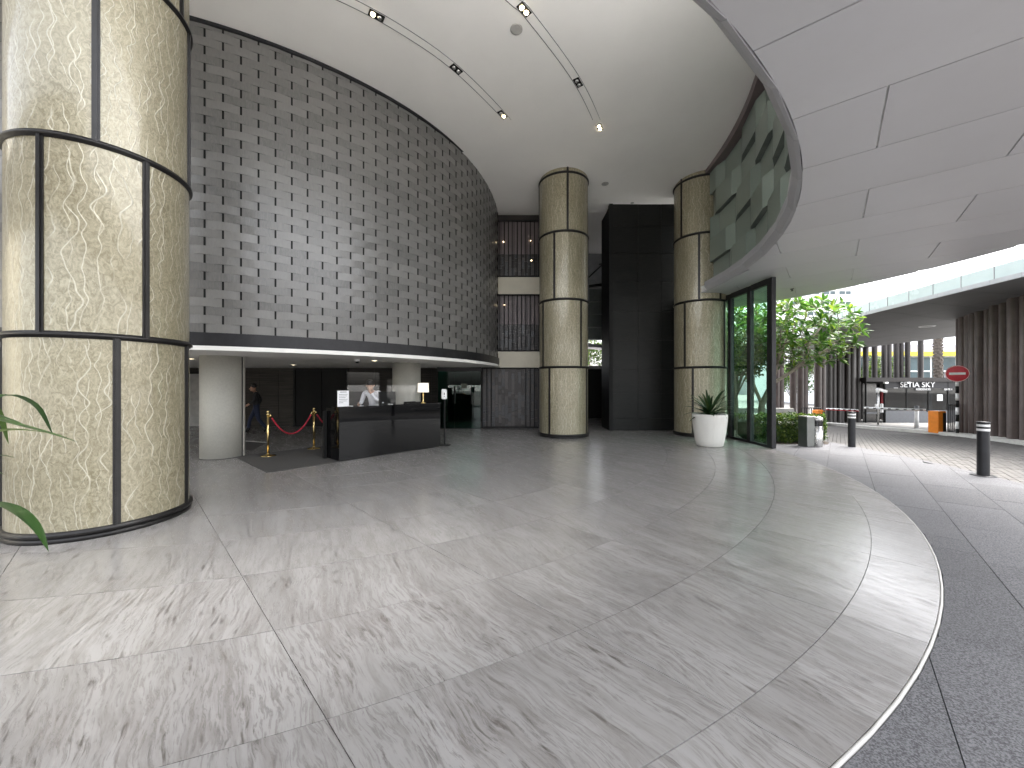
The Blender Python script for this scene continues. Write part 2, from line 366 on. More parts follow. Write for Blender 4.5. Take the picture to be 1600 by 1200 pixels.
def m_wood():
    g = G('dark_wood_veneer'); o = g.coord(); n = g.noise(g.mapping(o, (0.6, 0.6, 18)), 2, 6, 0.6, 0.8)
    c = g.mix(g.ramp(n, (0.35,0.0),(0.7,1.0)), (0.009,0.0075,0.006), (0.042,0.035,0.029)); return g.set(0.45, 0, 0.25, c)
M['wood'] = m_wood()
def m_counter():
    g = G('black_lacquer'); o = g.coord(); n = g.noise(g.mapping(o, (3, 3, 40)), 1, 4)
    c = g.mix(n, (0.002,0.002,0.0022), (0.005,0.005,0.0055)); m = g.set(0.05, 0, 0.22, c, 0.0, 0.03)
    g.l(g.math('ADD', g.math('MULTIPLY', g.noise(o, 4, 3), 0.05), 0.005), g.p.inputs['Roughness']); return m
M['lacquer'] = m_counter()
def m_leaf(name, c1, c2, rough=0.35, trans=0.3):
    g = G(name); r = g.rnd(); o = g.coord(); c = g.ramp(r, (0.0, tuple(x*0.55 for x in c1)), (0.35, c1), (0.8, c2), (0.97, (c2[0]*1.6, c2[1]*1.15, c2[2]*0.9)))
    n = g.noise(o, 25, 3); c = g.mix(g.math('MULTIPLY', n, 0.3), c, tuple(x*0.6 for x in c1))
    m = g.set(rough, 0, 0.5, c)
    if trans:
        t = g.n('BsdfTranslucent'); hv = g.n('HueSaturation'); hv.inputs['Value'].default_value = 1.5; g.l(c, hv.inputs['Color']); g.l(hv.outputs[0], t.inputs['Color'])
        mx = g.n('MixShader'); mx.inputs[0].default_value = trans; g.l(g.p.outputs[0], mx.inputs[1]); g.l(t.outputs[0], mx.inputs[2]); g.l(mx.outputs[0], g.out.inputs['Surface'])
    return m
M['leaf'] = m_leaf('frangipani_leaf', (0.04,0.105,0.014), (0.105,0.205,0.03), 0.35, 0.38)
M['hedge'] = m_leaf('hedge_leaf', (0.035,0.085,0.012), (0.12,0.19,0.03), 0.4, 0.3)
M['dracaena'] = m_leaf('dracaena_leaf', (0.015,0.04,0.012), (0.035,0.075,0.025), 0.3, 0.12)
M['bigleaf'] = m_leaf('strap_leaf', (0.03,0.075,0.018), (0.06,0.13,0.03), 0.28, 0.3)
M['treeleaf'] = m_leaf('tree_leaf', (0.045,0.09,0.015), (0.11,0.18,0.035), 0.5, 0.3)
def m_glass(name, tint=(0.9,0.95,0.93), ior=1.45, rough=0.0, base=0.0):
    g = G(name); nt = g.nt; nt.nodes.remove(g.p)
    t = g.n('BsdfTransparent'); t.inputs[0].default_value = (*tint, 1); gl = g.n('BsdfGlossy'); gl.inputs['Roughness'].default_value = rough; gl.inputs['Color'].default_value = (1,1,1,1)
    fr = g.n('Fresnel'); bf = g.n('NewGeometry').outputs['Backfacing']
    g.l(g.math('ADD', ior, g.math('MULTIPLY', bf, 1/ior-ior)), fr.inputs[0])   # same reflectance on both faces
    mx = g.n('MixShader'); g.l(g.math('ADD', fr.outputs[0], base), mx.inputs[0]); g.l(t.outputs[0], mx.inputs[1]); g.l(gl.outputs[0], mx.inputs[2]); g.l(mx.outputs[0], g.out.inputs['Surface']); return g.m
M['acrylic'] = m_glass('clear_acrylic', (0.98,0.985,0.985), 1.3)
M['greenglass'] = m_glass('green_tinted_glass', (0.68,0.85,0.77), 1.5)
M['darkgreenglass'] = m_glass('deep_green_glass', (0.22,0.45,0.37), 1.5)
M['darkglass'] = m_glass('dark_guardhouse_glass', (0.10,0.12,0.13), 1.4, 0.02, 0.0)
M['frost'] = plain('frosted_balustrade', (0.46,0.54,0.53), 0.25, var=0.06, scale=1.2)

# ------------------------------------------------------------------ the setting: ground, driveway, pavement, marble floor
g_ = MB().add([(-900,-900,-1.2),(900,-900,-1.2),(900,900,-1.2),(-900,900,-1.2)], [(0,1,2,3)])
struct(g_.build('ground', M['concrete']))
def sheet(x0, x1, ys, zf):
    b = MB(); 
    for y in ys: b.add([(x0,y,zf(y)),(x1,y,zf(y))], [])
    b.f = [[2*i,2*i+1,2*i+3,2*i+2] for i in range(len(ys)-1)]; b.m = [0]*len(b.f); b.sm = [False]*len(b.f); return b
drive = struct(sheet(-60, 75, [-60, 0, 9, 14, 19, 24, 26, 60, 160], lambda y: zr(y)-0.03).build('driveway', M['paverfar']))
EC, ER = (-2.892, 9.899), 9.318           # marble platform edge
GR = 11.62                                 # pavement outer radius
def cells(v0, v1, u0, u1, lo, hi, m=10):
    L, R = [], []
    for i in range(m+1):
        v = v0+(v1-v0)*i/m; a = max(u0, lo(v)); b = min(u1, hi(v))
        if b-a > 1e-3: L.append((a, v)); R.append((b, v))
    if len(L) < 2: return None
    return L + R[::-1]
def circ_hi(c, r): return lambda v: c[0] + sqrt(max(0, r*r-(v-c[1])**2))
def circ_lo(c, r): return lambda v: c[0] - sqrt(max(0, r*r-(v-c[1])**2))
# granite pavement: slabs run along g, rows 0.6 m
ga = Vector((0.65,0.76)).normalized(); gn = Vector((0.76,-0.65)).normalized()
gc = (Vector(EC).dot(ga), Vector(EC).dot(gn))
def gw(p): q = ga*p[0] + gn*p[1]; return (q.x, q.y)
pb = MB(); 
nn = 96; vs = [(EC[0]+r*cos(2*pi*k/nn), EC[1]+r*sin(2*pi*k/nn), -0.032) for r in (ER-0.3, GR) for k in range(nn)]
pb.add(vs, [(k,(k+1)%nn,nn+(k+1)%nn,nn+k) for k in range(nn)])
pave = struct(pb.build('pavement', M['gap']))
for row in range(-4, 7):
    n0 = 0.4+0.6*row; n1 = n0+0.6
    for c in range(-3, 14):
        a0 = gc[0] - 12 + 1.2*c*1.0 + (0.6 if row % 2 else 0) + 4.0; a1 = a0+1.2
        for (b0, b1, upper) in ((max(a0,gc[0]), a1, True), (a0, min(a1,gc[0]), False)):
            if b1-b0 < 0.02 and n0-gc[1] <= ER+0.004: continue
            e = 0.0025
            if n0-gc[1] > ER+0.004:
                if not upper: continue
                poly = cells(n0+e, n1-e, a0+e, a1-e, circ_lo(gc, GR), circ_hi(gc, GR), 4)
            elif upper: poly = cells(n0+e, n1-e, b0+e, b1-(0 if abs(b1-gc[0])<1e-6 else e), lambda v: gc[0]+sqrt(max(0,(ER+0.004)**2-(v-gc[1])**2)), circ_hi(gc, GR), 60)
            else: poly = cells(n0+e, n1-e, b0+e, b1-0, circ_lo(gc, GR), lambda v: gc[0]-sqrt(max(0,(ER+0.004)**2-(v-gc[1])**2)), 60)
            if not poly: continue
            w = [gw(p) for p in poly]; cx = sum(p[0] for p in w)/len(w); cy = sum(p[1] for p in w)/len(w)
            if cy < -3.5 or cx > 12: continue
            MB().prism(w, -0.031, -0.016+random.uniform(-0.0008,0.0008)).build('slab', M['granite'], pave)
MB().arcwall(EC, GR+0.003, GR+0.13, radians(-75), radians(30), -0.06, -0.017, 90).build('edge_course', M['granite'], pave)
# driveway pavers beyond the pavement
items = []
for i in range(-60, 80):
    for j in range(-20, 75):
        u = 5+0.203*i + (0.1 if j % 2 else 0); v = -2+0.103*j
        p = ga*u + gn*v
        r = hypot(p.x-EC[0], p.y-EC[1])
        if r < GR+0.07 or p.y < 3.5 or p.y > 16 or p.x < 7.3: continue
        if p.x/p.y > 1.42: continue
        if p.y < 11 and p.x > 15: continue
        if p.y > 12 and p.x < 8.3: continue
        items.append(Matrix.Translation((p.x, p.y, zr(p.y)-0.017+random.uniform(-.003,.003))) @ Matrix.Rotation(atan2(ga.y,ga.x)+random.uniform(-.01,.01), 4, 'Z'))
pieces(drive, 'paver', 'pavers', items, MB().bev((0,0,-0.02), (0.198,0.098,0.06), 0, 0.004), M['paver'])
# marble floor: curved rings cut by parallel joints, on a dark bed
C2 = (-5.2, 12.06)
rings = [(EC, ER), ((-4.029,11.044), 10.488), (C2, 11.10)] + [(C2, 10.24-0.9*k) for k in range(10)]
bed = MB(); vs = [(EC[0]+(ER-0.004)*cos(2*pi*k/nn), EC[1]+(ER-0.004)*sin(2*pi*k/nn)) for k in range(nn)]
bed.prism(vs, -0.04, -0.022)
floor = struct(bed.build('floor', M['grout']))
R2 = sqrt(0.5)
def ringpts(ring, s0, s1, n, br=1):
    c, r = ring; q0, q1 = [((c[0]+c[1])*R2 - s)/r for s in (s0, s1)]
    if q1 > 0.999 or q0 < -0.999: return None
    a0, a1 = [-0.75*pi + br*math.acos(max(-0.9999, min(0.9999, q))) for q in (q0, q1)]
    return [(ring[0][0]+ring[1]*cos(a0+(a1-a0)*k/n), ring[0][1]+ring[1]*sin(a0+(a1-a0)*k/n)) for k in range(n+1)]
for i in range(len(rings)-1):
    ro = (rings[i][0], rings[i][1]-0.002-(0.016 if i == 0 else 0)); ri = (rings[i+1][0], rings[i+1][1]+0.002)
    for k in range(-6, 9):
        sh = 0.0 if i != 1 else 0.0
        s0 = 0.67+1.42*k+sh+0.002; s1 = s0+1.416
        for br in (1, -1):
            A, B = ringpts(ro, s0, s1, 8, br), ringpts(ri, s0, s1, 8, br)
            if not A: continue
            w = A + (B[::-1] if B else []); cx = sum(p[0] for p in w)/len(w); cy = sum(p[1] for p in w)/len(w)
            if cx < -1.6*cy-1.5 or cy < 0.2: continue
            z = random.uniform(-0.0006, 0.0006)
            t = MB().prism(w, -0.0215, z)
            if i == 0:      # the outermost ring falls gently towards its rounded edge
                nv = len(w); 
                t.v = [(x, y, zz - max(0, hypot(x-EC[0], y-EC[1])-ER+0.55)*0.016) for x, y, zz in t.v]
            t.build('tile', M['marble'], floor)
inner = rings[-1]
# rest of the inner floor and the far right sector where the rings run out
MB().prism([(C2[0]+(inner[1]-0.002)*cos(2*pi*k/48), C2[1]+(inner[1]-0.002)*sin(2*pi*k/48)) for k in range(48)], -0.0215, 0.0).build('tile', M['marble'], floor)
MB().lathe([(ER-0.015,-0.03),(ER-0.015,-0.0087),(ER-0.010,-0.0088),(ER-0.004,-0.0105),(ER,-0.015),(ER+0.002,-0.03)], (EC[0],EC[1],0), 160, caps=False).build('nosing', M['nosing'], floor)
MB().b2(-14, 6.2, 14.0, 30, -0.05, -0.004).build('rear_floor', M['marble'], floor)

# ------------------------------------------------------------------ ceiling, canopy soffit, roof
CZ = 8.05
cb = MB()
WC, WR = (-8.55, 14.29), 8.07            # woven wall circle
SC, SR = (-4.013, 10.72), 9.67           # soffit inner ring
def ceil_z(y): return CZ if y < 8.5 else (CZ-0.34*((y-8.5)/5.2)**2 if y < 13.7 else CZ-0.34)
ys = [1.2+0.4*i for i in range(27)] + [11.9, 12.1, 12.3, 12.5, 12.7, 12.9, 13.1, 13.3, 13.5, 13.7, 16, 30]
def ceil_x(y): return min(8.0, SC[0]+sqrt(max(0.01, (SR+0.12)**2-(y-SC[1])**2))) if y < 12.0 else 6.7
for y in ys: xl = -16 if y > 4 else max(-16, SC[0]-sqrt(max(0.01, (SR+0.12)**2-(y-SC[1])**2))); cb.add([(xl,y,ceil_z(y)),(ceil_x(y),y,ceil_z(y)),(xl,y,ceil_z(y)+0.3),(ceil_x(y),y,ceil_z(y)+0.3)], [])
nf = []
for i in range(len(ys)-1):
    a = 4*i; nf += [[a+1,a,a+4,a+5],[a+2,a+3,a+7,a+6],[a+1,a+5,a+7,a+3],[a,a+2,a+6,a+4]]
cb.f = nf; cb.m = [0]*len(nf); cb.sm = [False]*len(nf)
ceiling = struct(cb.build('ceiling', M['ceil']))
# canopy soffit: rows 1.2 m, panels 2.4 m in half bond
su = Vector((0.77,-0.64)).normalized(); sv = Vector((0.64,0.77)).normalized()
def sw_(p): q = su*p[0]+sv*p[1]; return (q.x, q.y)
scn = (Vector(SC).dot(su), Vector(SC).dot(sv)); OC, OR = (0.46,7.63), 9.45; ocn = (Vector(OC).dot(su), Vector(OC).dot(sv))
SZ = 4.3
def lo_in(v):
    a = scn[0]+sqrt(max(0, SR*SR-(v-scn[1])**2))
    if v > 10.5: a = max(a, (5.62-0.64*v)/0.77)
    return a
hi_c = circ_hi(ocn, OR)
hi_out = hi_c
out = []
vv_ = [-4.6+0.2*i for i in range(102)]
L = [(lo_in(v)+0.004, v) for v in vv_ if lo_in(v) < hi_out(v)]; R_ = [(hi_out(v)-0.01, v) for v in vv_ if lo_in(v) < hi_out(v)]
slab = MB().prism([sw_(p) for p in L+R_[::-1]], SZ+0.03, SZ+0.20)
canopy = struct(slab.build('canopy', M['roofing']))
struct(MB().arcwall(SC, SR+0.25, SR+0.4, radians(-200), radians(-85), SZ+0.2, 6.0, 60).arcwall(SC, SR+0.25, SR+0.4, radians(-84.9), radians(-42), SZ+0.2, 5.0, 40).build('unseen_skylight_baffle', M['white']))  # unseen curved wall, added to cut skylight on the left floor
for row in range(-8, 10):
    v0 = 4.85+1.2*row; off = 0.4 if row % 2 == 0 else 1.6
    for k in range(-6, 8):
        u0 = off+2.4*k; e = 0.008
        poly = cells(v0+e, v0+1.2-e, u0+e, u0+2.4-e, lo_in, hi_out, 12)
        if poly: MB().prism([sw_(p) for p in poly], SZ, SZ+0.034).build('soffit_panel', M['panel'], canopy)
# folded silver lip around the opening, in facets
lip = [(SR+0.0, SZ-0.012), (SR-0.045, SZ+0.01), (SR-0.115, SZ+0.10), (SR-0.115, SZ+0.24), (SR+0.02, SZ+0.24)]
A0, A1, K = radians(-105), radians(2), 17
for k in range(K):
    a0 = A0+(A1-A0)*k/K+0.0006; a1 = A0+(A1-A0)*(k+1)/K-0.0006
    vs = [(SC[0]+r*cos(a), SC[1]+r*sin(a), z) for a in (a0, a1) for r, z in lip]; n = len(lip)
    MB().add(vs, [(j,(j+1)%n,n+(j+1)%n,n+j) for j in range(n)]+[tuple(range(n-1,-1,-1)), tuple(range(n,2*n))]).build('edge_trim', M['alu'], canopy)

# ------------------------------------------------------------------ folded green glass wall over the entrance glazing
fg = thing('folded_glass_wall', 'folded frosted green glass wall high above the entrance glazing', 'wall', (SC[0]+SR*cos(0), SC[1], SZ+0.3))
rows5 = 5; zb, zt = SZ+0.24, CZ-0.22; rh = (zt-zb)/rows5
pat = [(0.95, 0, 0), (0.34, 0, 1), (0.95, 1, 1), (0.34, 1, 0)]; D = 0.11
def gr_(a): return 9.69 + max(0, (degrees_(a)+17.5)/21.5)*0.30
def degrees_(x): return x*180/pi
AS = radians(3.6)
for r in range(rows5):
    s = -2.58 + (0.0 if r % 2 == 0 else 1.29) + 0.35*(r//2); i = 0; z0 = zb+r*rh; z1 = z0+rh-0.012
    while s < 7.4:
        w, d0, d1 = pat[i % 4]; i += 1
        e0, e1 = max(0.0, s), s+w-0.012; s += w
        if e1 < 0.05: continue
        a = AS - e0/9.7; b = AS - e1/9.7
        p = lambda ang, dep, z: (SC[0]+(gr_(ang)-D*dep)*cos(ang), SC[1]+(gr_(ang)-D*dep)*sin(ang), z)
        q = lambda ang, z: (SC[0]+(gr_(ang)+0.03)*cos(ang), SC[1]+(gr_(ang)+0.03)*sin(ang), z)
        m = MB().add([p(a,d0,z0),p(b,d1,z0),p(b,d1,z1),p(a,d0,z1),q(a,z0),q(b,z0),q(b,z1),q(a,z1)], [(0,1,2,3)], 0)
        m.f += [[0,4,5,1],[3,2,6,7],[0,3,7,4],[1,5,6,2],[4,7,6,5]]; m.m += [1]*5; m.sm += [False]*5
        m.build('glass_pane', [M['greenpane'], M['greenedge']], fg)
def follow(r0, r1, z0, z1):
    b = MB(); n = 24
    for k in range(n+1):
        a = AS+0.01-(0.01+7.4/9.7)*k/n
        b.v += [(SC[0]+(gr_(a)+r)*cos(a), SC[1]+(gr_(a)+r)*sin(a), z) for r, z in ((r1,z0),(r1,z1),(r0,z1),(r0,z0))]
    for k in range(n):
        for j in range(4): b.f.append([k*4+j,(k+1)*4+j,(k+1)*4+(j+1)%4,k*4+(j+1)%4]); b.m.append(0); b.sm.append(False)
    return b
follow(-0.22, 0.05, CZ-0.215, CZ-0.002).build('head_trim', M['lilacpane'], fg)
follow(0.032, 0.09, zb, CZ-0.22).build('backing', M['grey'], fg)

# ------------------------------------------------------------------ cladded columns
RCOL = 0.75
def column(loc, label, vert):
    face = atan2(-loc[1], -loc[0])     # direction towards the camera
    t = thing('clad_column', label, 'column', (loc[0], loc[1], 0), 0, 'round columns clad in pearl panels')
    MB().lathe([(RCOL-0.05,0.0),(RCOL-0.05,8.3)], (*loc,0), 48).build('core', M['bronze'], t)
    MB().lathe([(RCOL+0.02,-0.004),(RCOL+0.02,0.05),(RCOL-0.01,0.055),(RCOL-0.01,0.062)], (*loc,0), 64).build('plinth', M['bronze'], t)
    MB().lathe([(RCOL-0.01,0.055),(RCOL+0.035,0.06),(RCOL+0.035,0.105),(RCOL-0.01,0.115)], (*loc,0), 64).build('base_ring', M['bronze'], t)
    for z in (2.1, 4.1, 6.1, min(8.02, ceil_z(loc[1]+0.5)-0.03)):
        MB().lathe([(RCOL-0.02,-0.035),(RCOL+0.012,-0.034),(RCOL+0.012,-0.016),(RCOL+0.034,-0.014),(RCOL+0.034,0.014),(RCOL+0.012,0.016),(RCOL+0.012,0.034),(RCOL-0.02,0.035)], (loc[0],loc[1],z), 72, caps=False).build('ring', M['bronze'], t)
    for k, angs in enumerate(vert):
        z0 = 0.11 if k == 0 else 0.135+2*k-0.0; z0 = (0.11, 2.13, 4.13, 6.13)[k]; z1 = (2.07, 4.07, 6.07, 7.99)[k]
        A = sorted([-x % 360 for x in angs])    # angles measured to the right of the view line -> clockwise seen from above
        A = sorted([(x) % 360 for x in angs])
        for j, a in enumerate(A):
            a2 = A[(j+1) % len(A)]; a2 = a2 if a2 > a else a2+360
            th = lambda d: face + radians(d)
            c = th(a); hw = 0.031/RCOL
            MB().arcwall(loc, RCOL-0.03, RCOL+0.012, c-hw, c+hw, z0-0.03, z1+0.03, 3).arcwall(loc, RCOL+0.010, RCOL+0.026, c-hw*0.45, c+hw*0.45, z0-0.02, z1+0.02, 2).build('mullion', M['bronze'], t)
            b0, b1 = th(a)+hw*0.9, th(a2)-hw*0.9; n = max(6, int(degrees_(b1-b0)/4))
            m = MB(); m.uv = []
            for i in range(n+1):
                an = b0+(b1-b0)*i/n
                for rr, z in ((RCOL,z0),(RCOL,z1)):
                    m.v.append((loc[0]+rr*cos(an), loc[1]+rr*sin(an), z)); m.uv.append((RCOL*(an-b0), z-z0))
            for i in range(n+1):
                an = b0+(b1-b0)*i/n
                for rr, z in ((RCOL-0.02,z0),(RCOL-0.02,z1)):
                    m.v.append((loc[0]+rr*cos(an), loc[1]+rr*sin(an), z)); m.uv.append((RCOL*(an-b0), z-z0))
            o = 2*(n+1)
            for i in range(n):
                m.f.append([2*i,2*i+2,2*i+3,2*i+1]); m.f.append([o+2*i,o+2*i+1,o+2*i+3,o+2*i+2]); m.m += [0,0]; m.sm += [True, False]
            m.build('pearl_panel', M['pearl'], t)
    return t
column((-4.81,4.56), 'huge pearl clad column filling the left foreground', [[5.5,65.5,165,265],[-37.6,23.5,123,223],[-6,72,172,260],[57,157,257,-43]])
column((1.61,12.0), 'middle pearl clad column standing left of the black stone wall', [[-33.5,65.6,166,266],[-54.5,43,143,245],[-21,80,180,240],[9,109,209,269]])
column((5.92,12.11), 'pearl clad column behind the white planter by the glazing', [[-14.4,85,185,245],[-33,61,161,227],[-1.3,47,147,247],[-42.5,57,157,217]])

# ------------------------------------------------------------------ woven wall
ww = thing('woven_wall', 'tall curved grey woven strip wall above the reception', 'wall', (WC[0], WC[1]-WR, 2.2))
PZ0, PZ1, rhw, sp = 2.52, CZ-0.03, 0.1545, 0.27
a_end = radians(-4.3); da = sp/WR; NS = 53; NR = 36
tile = MB(); nseg = 8
for i in range(nseg+1):
    x = -sp+0.011+(2*sp-0.022)*i/nseg; f = x/sp
    y = -0.005+0.011*cos(f*pi/2)**2 - (WR-sqrt(WR*WR-x*x))
    tl = 0.0015*cos(f*pi/2)
    tile.v += [(x,-y-tl,0.0006),(x,-y+tl,rhw-0.0006),(x,-y+0.006+tl,rhw-0.0006),(x,-y+0.006-tl,0.0006)]
for i in range(nseg):
    for j in range(4): tile.f.append([i*4+j,(i+1)*4+j,(i+1)*4+(j+1)%4,i*4+(j+1)%4][::1]); tile.m.append(0); tile.sm.append(False)
tile.f += [[3,2,1,0],[nseg*4+j for j in range(4)]]; tile.m += [0,0]; tile.sm += [False,False]
items = []
for r in range(NR):
    for s in range(NS):
        if (r+s) % 2: continue
        a = a_end - s*da
        if s == 0: continue
        items.append(Matrix.Translation((WC[0]+WR*cos(a), WC[1]+WR*sin(a), PZ0+r*rhw)) @ Matrix.Rotation(a+pi/2, 4, 'Z'))
def wkey(m):
    p = m.translation
    x = 800+600*p.x/p.y; y = 600-600*(p.z-1.6)/p.y
    vis = 0 if (x > 303 and 0 < y) else 1e3
    nrm = Vector((p.x-WC[0], p.y-WC[1], 0)).normalized(); d = Vector((p.x,p.y,0))
    return vis + d.length**2/max(0.05, -nrm.dot(d.normalized()))
pieces(ww, 'woven_strip', 'woven_strips', items, tile, M['weave'], 300, wkey)
for s in range(NS):
    a = a_end - s*da
    MB().box((WC[0]+(WR-0.002)*cos(a), WC[1]+(WR-0.002)*sin(a), (PZ0+PZ1)/2+0.05), (0.008,0.030,PZ1-PZ0+0.1), a).build('batten', M['blackmatt'], ww)
a0w = a_end-(NS-0.5)*da
MB().arcwall(WC, WR-0.10, WR-0.016, a0w, a_end+0.012, 2.3, CZ+0.02, 60).build('backing', M['blackmatt'], ww)
MB().arcwall(WC, WR-0.12, WR+0.045, a0w, a_end+0.015, 2.28, 2.515, 60).build('base_band', M['charcoal'], ww)
MB().arcwall(WC, WR-0.10, WR+0.05, a0w, a_end+0.012, CZ-0.055, CZ-0.003, 60).build('top_trim', M['charcoal'], ww)
MB().arcwall(WC, WR-0.60, WR+0.06, a0w, a_end+0.018, 2.20, 2.278, 60).build('lower_lip', M['covelight'], ww)

# ------------------------------------------------------------------ lobby under the woven wall
lob = [(WC[0]+(WR-0.58)*cos(a0w+(a_end+0.02-a0w)*k/50), WC[1]+(WR-0.58)*sin(a0w+(a_end+0.02-a0w)*k/50)) for k in range(51)]
lob += [(-0.9,14.9),(-16,14.9),(-16,7)]
lobc = struct(MB().prism(lob, 2.205, 2.30).build('lobby_ceiling', M['ceil']))
struct(MB().prism([(-16.2,-2),(-16,-2),(-16,31),(-16.2,31)], -0.02, 8.4).build('wall_left', M['cream']))
lw = struct(MB().b2(-16, -2.66, 14.5, 14.9, -0.004, 2.21).build('wall_back', M['wood']))
for i in range(18):                               # stone-grain veneer boards
    x0 = -16+0.72*i+0.004; x1 = x0+0.712
    if x1 > -8.2 and x0 < -6.2: continue
    if x0 < -11.3: continue
    if x1 > -2.66: break
    for z0, z1 in ((0.1,0.72),(0.727,1.42),(1.427,2.2)):
        MB().b2(x0, x1, 14.482+random.uniform(0,0.004), 14.499, z0, z1).build('board', M['wood'], lw)
dd = thing('dark_doorway', 'lobby doorway behind the rope posts, its dark void a matt black sheet', 'doorway', (-7.2,14.45,0))
MB().b2(-8.15,-6.25,14.46,14.49,0.0,2.12).build('glass', M['blackmatt'], dd)  # matt black sheet, the unlit void of the doorway put into colour
for x0, x1 in ((-8.22,-8.15),(-6.25,-6.18),(-7.225,-7.175)): MB().b2(x0,x1,14.42,14.50,0,2.19).build('door_frame', M['blackmatt'], dd)
MB().b2(-8.15,-6.25,14.42,14.50,2.12,2.19).build('head_frame', M['blackmatt'], dd)
gd = thing('grey_door', 'plain grey door with black handle beside the pale lobby column', 'door', (-12,14.45,0))
MB().b2(-12.7,-11.5,14.44,14.49,0.01,1.98).build('leaf', M['concrete'], gd); MB().b2(-11.66,-11.6,14.36,14.44,0.95,1.1).build('handle', M['blackmatt'], gd)
MB().b2(-12.8,-12.7,14.42,14.5,0,2.06).build('jamb', M['blackmatt'], gd); MB().b2(-11.5,-11.4,14.42,14.5,0,2.06).build('jamb', M['blackmatt'], gd); MB().b2(-12.7,-11.5,14.42,14.5,1.98,2.06).build('head', M['blackmatt'], gd)
def pale_col(loc, label, trim):
    t = thing('pale_column', label, 'column', (*loc,0), 0, 'plain pale columns in the lobby')
    MB().lathe([(0.4,-0.004),(0.4,2.21)], (*loc,0), 48).build('shaft', M['colwhite'], t)
    MB().lathe([(0.392,-0.004),(0.405,0.0),(0.405,0.012),(0.40,0.015)], (*loc,0), 48, caps=False).build('foot', M['gap'], t)
    if trim:
        f = atan2(-loc[1],-loc[0])
        a = f + radians(62)
        MB().arcwall(loc, 0.39, 0.43, a, a+0.16, 0, 2.2, 3).arcwall(loc, 0.39, 0.412, a-0.07, a, 0, 2.2, 2, 1).build('corner_trim', [M['colwhite'], M['gap']], t)
pale_col((-6.38,8.46), 'stout pale plaster column just right of the huge clad column', True)
pale_col((-3.1,11.3), 'pale plaster column behind the reception monitor', False)
def downlight(x, y, z, label):
    t = thing('downlight', label, 'ceiling light', (x,y,z), 0, 'downlights in the lobby ceiling')
    MB().lathe([(0.065,-0.006),(0.085,-0.008),(0.09,0.0)], (x,y,z), 20, caps=False).build('trim_ring', M['white'], t)
    MB().lathe([(0.066,-0.003),(0.0,-0.003)], (x,y,z), 20, caps=False).build('lens', M['downlight'], t)
downlight(-6.9,12.1,2.204,'lit downlight above the dark lobby doorway'); downlight(-3.55,9.9,2.204,'lit downlight above the reception counter'); downlight(-7.7,9.2,2.204,'lit downlight left of the stout pale column')
cctv = thing('dome_camera', 'white dome security camera on the lobby ceiling above the counter', 'camera', (-3.75,9.3,2.204))
MB().lathe([(0.06,0.0),(0.06,-0.045),(0.05,-0.055)], (-3.75,9.3,2.204), 20, caps=False).build('housing', M['white'], cctv)
MB().lathe([(0.05,-0.05),(0.046,-0.075),(0.03,-0.098),(0.0,-0.105)], (-3.75,9.3,2.204), 20, caps=False).build('dome', M['black'], cctv)
# green glass doors and metal grille at the back
gl = thing('green_glass_doors', 'deep green tinted glass doors left of the mosaic grille', 'door', (-1.8,13.72,0))
for x0, x1 in ((-2.64,-2.05),(-2.045,-1.45),(-1.445,-1.12)):
    MB().b2(x0, x1, 13.72, 13.735, 0.02, 2.05).build('glass_leaf', M['darkgreenglass'], gl)
MB().b2(-2.07,-2.02,13.69,13.76,0.9,1.5).build('pull_handle', M['blackmatt'], gl); MB().b2(-1.47,-1.43,13.69,13.76,0.9,1.5).build('pull_handle', M['blackmatt'], gl)
MB().b2(-2.66,-1.1,13.70,13.75,2.05,2.2).build('head_rail', M['charcoal'], gl); MB().b2(-2.66,-1.1,13.70,13.75,0,0.02).build('floor_rail', M['charcoal'], gl)
struct(MB().b2(-2.66,-1.0,16.4,16.6,0,2.3).build('corridor_wall', M['wood']))
struct(MB().b2(-2.68,-2.64,13.75,16.5,0,2.3).build('corridor_side_wall', M['wood']))

gw_ = thing('mosaic_grille_wall', 'three storey wall of mosaic panels and black bars beside the woven wall', 'wall', (0.1,13.75,0))
GX0, GX1, GY = -1.1, 1.75, 13.75
MB().b2(GX0, GX1, GY+0.14, GY+0.4, -0.004, 8.0).build('backing', M['brown1'], gw_)
MB().b2(-0.62, GX1, GY-0.02, GY+0.14, 2.19, 2.76).build('spandrel', M['cream'], gw_); MB().b2(-0.62, GX1, GY-0.02, GY+0.14, 4.82, 5.42).build('spandrel', M['cream'], gw_)
for z0, zm, z1 in ((5.46,6.28,7.44),(2.80,3.75,4.78),(0.06,0.0,2.15)):
    x = GX0+0.02
    while x < GX1-0.1:
        if zm > 0: MB().b2(x, x+0.105, GY+0.10, GY+0.135, zm, z1).build('panel', M['lilacpane'], gw_)
        z = z0; zt_ = zm if zm > 0 else z1
        core = (zm > 0) or (-0.72 < x < 0.40)
        while z < zt_-0.02:
            h = min(random.choice((0.09,0.13,0.2,0.3,0.42)), zt_-z)
            MB().b2(x, x+0.108, GY+random.choice((0.07,0.085,0.1)), GY+0.137, z, z+h-0.006).build('mosaic_block', M[random.choice(('brown1','brown1','brown2','brown3'))] if core else M['brown2' if random.random() < .6 else 'brown3'], gw_); z += h
        x += 0.118
    x = GX0+0.03
    while x < GX1:
        if zm > 0 or not (-0.70 < x < 0.42): MB().b2(x, x+0.03, GY-0.005, GY+0.03, z0, z1).build('bar', M['blackmatt'], gw_)
        x += 0.155
    for z in (z0-0.02, z1): MB().b2(GX0, GX1, GY-0.012, GY+0.06, z, z+0.035).build('rail', M['blackmatt'], gw_)
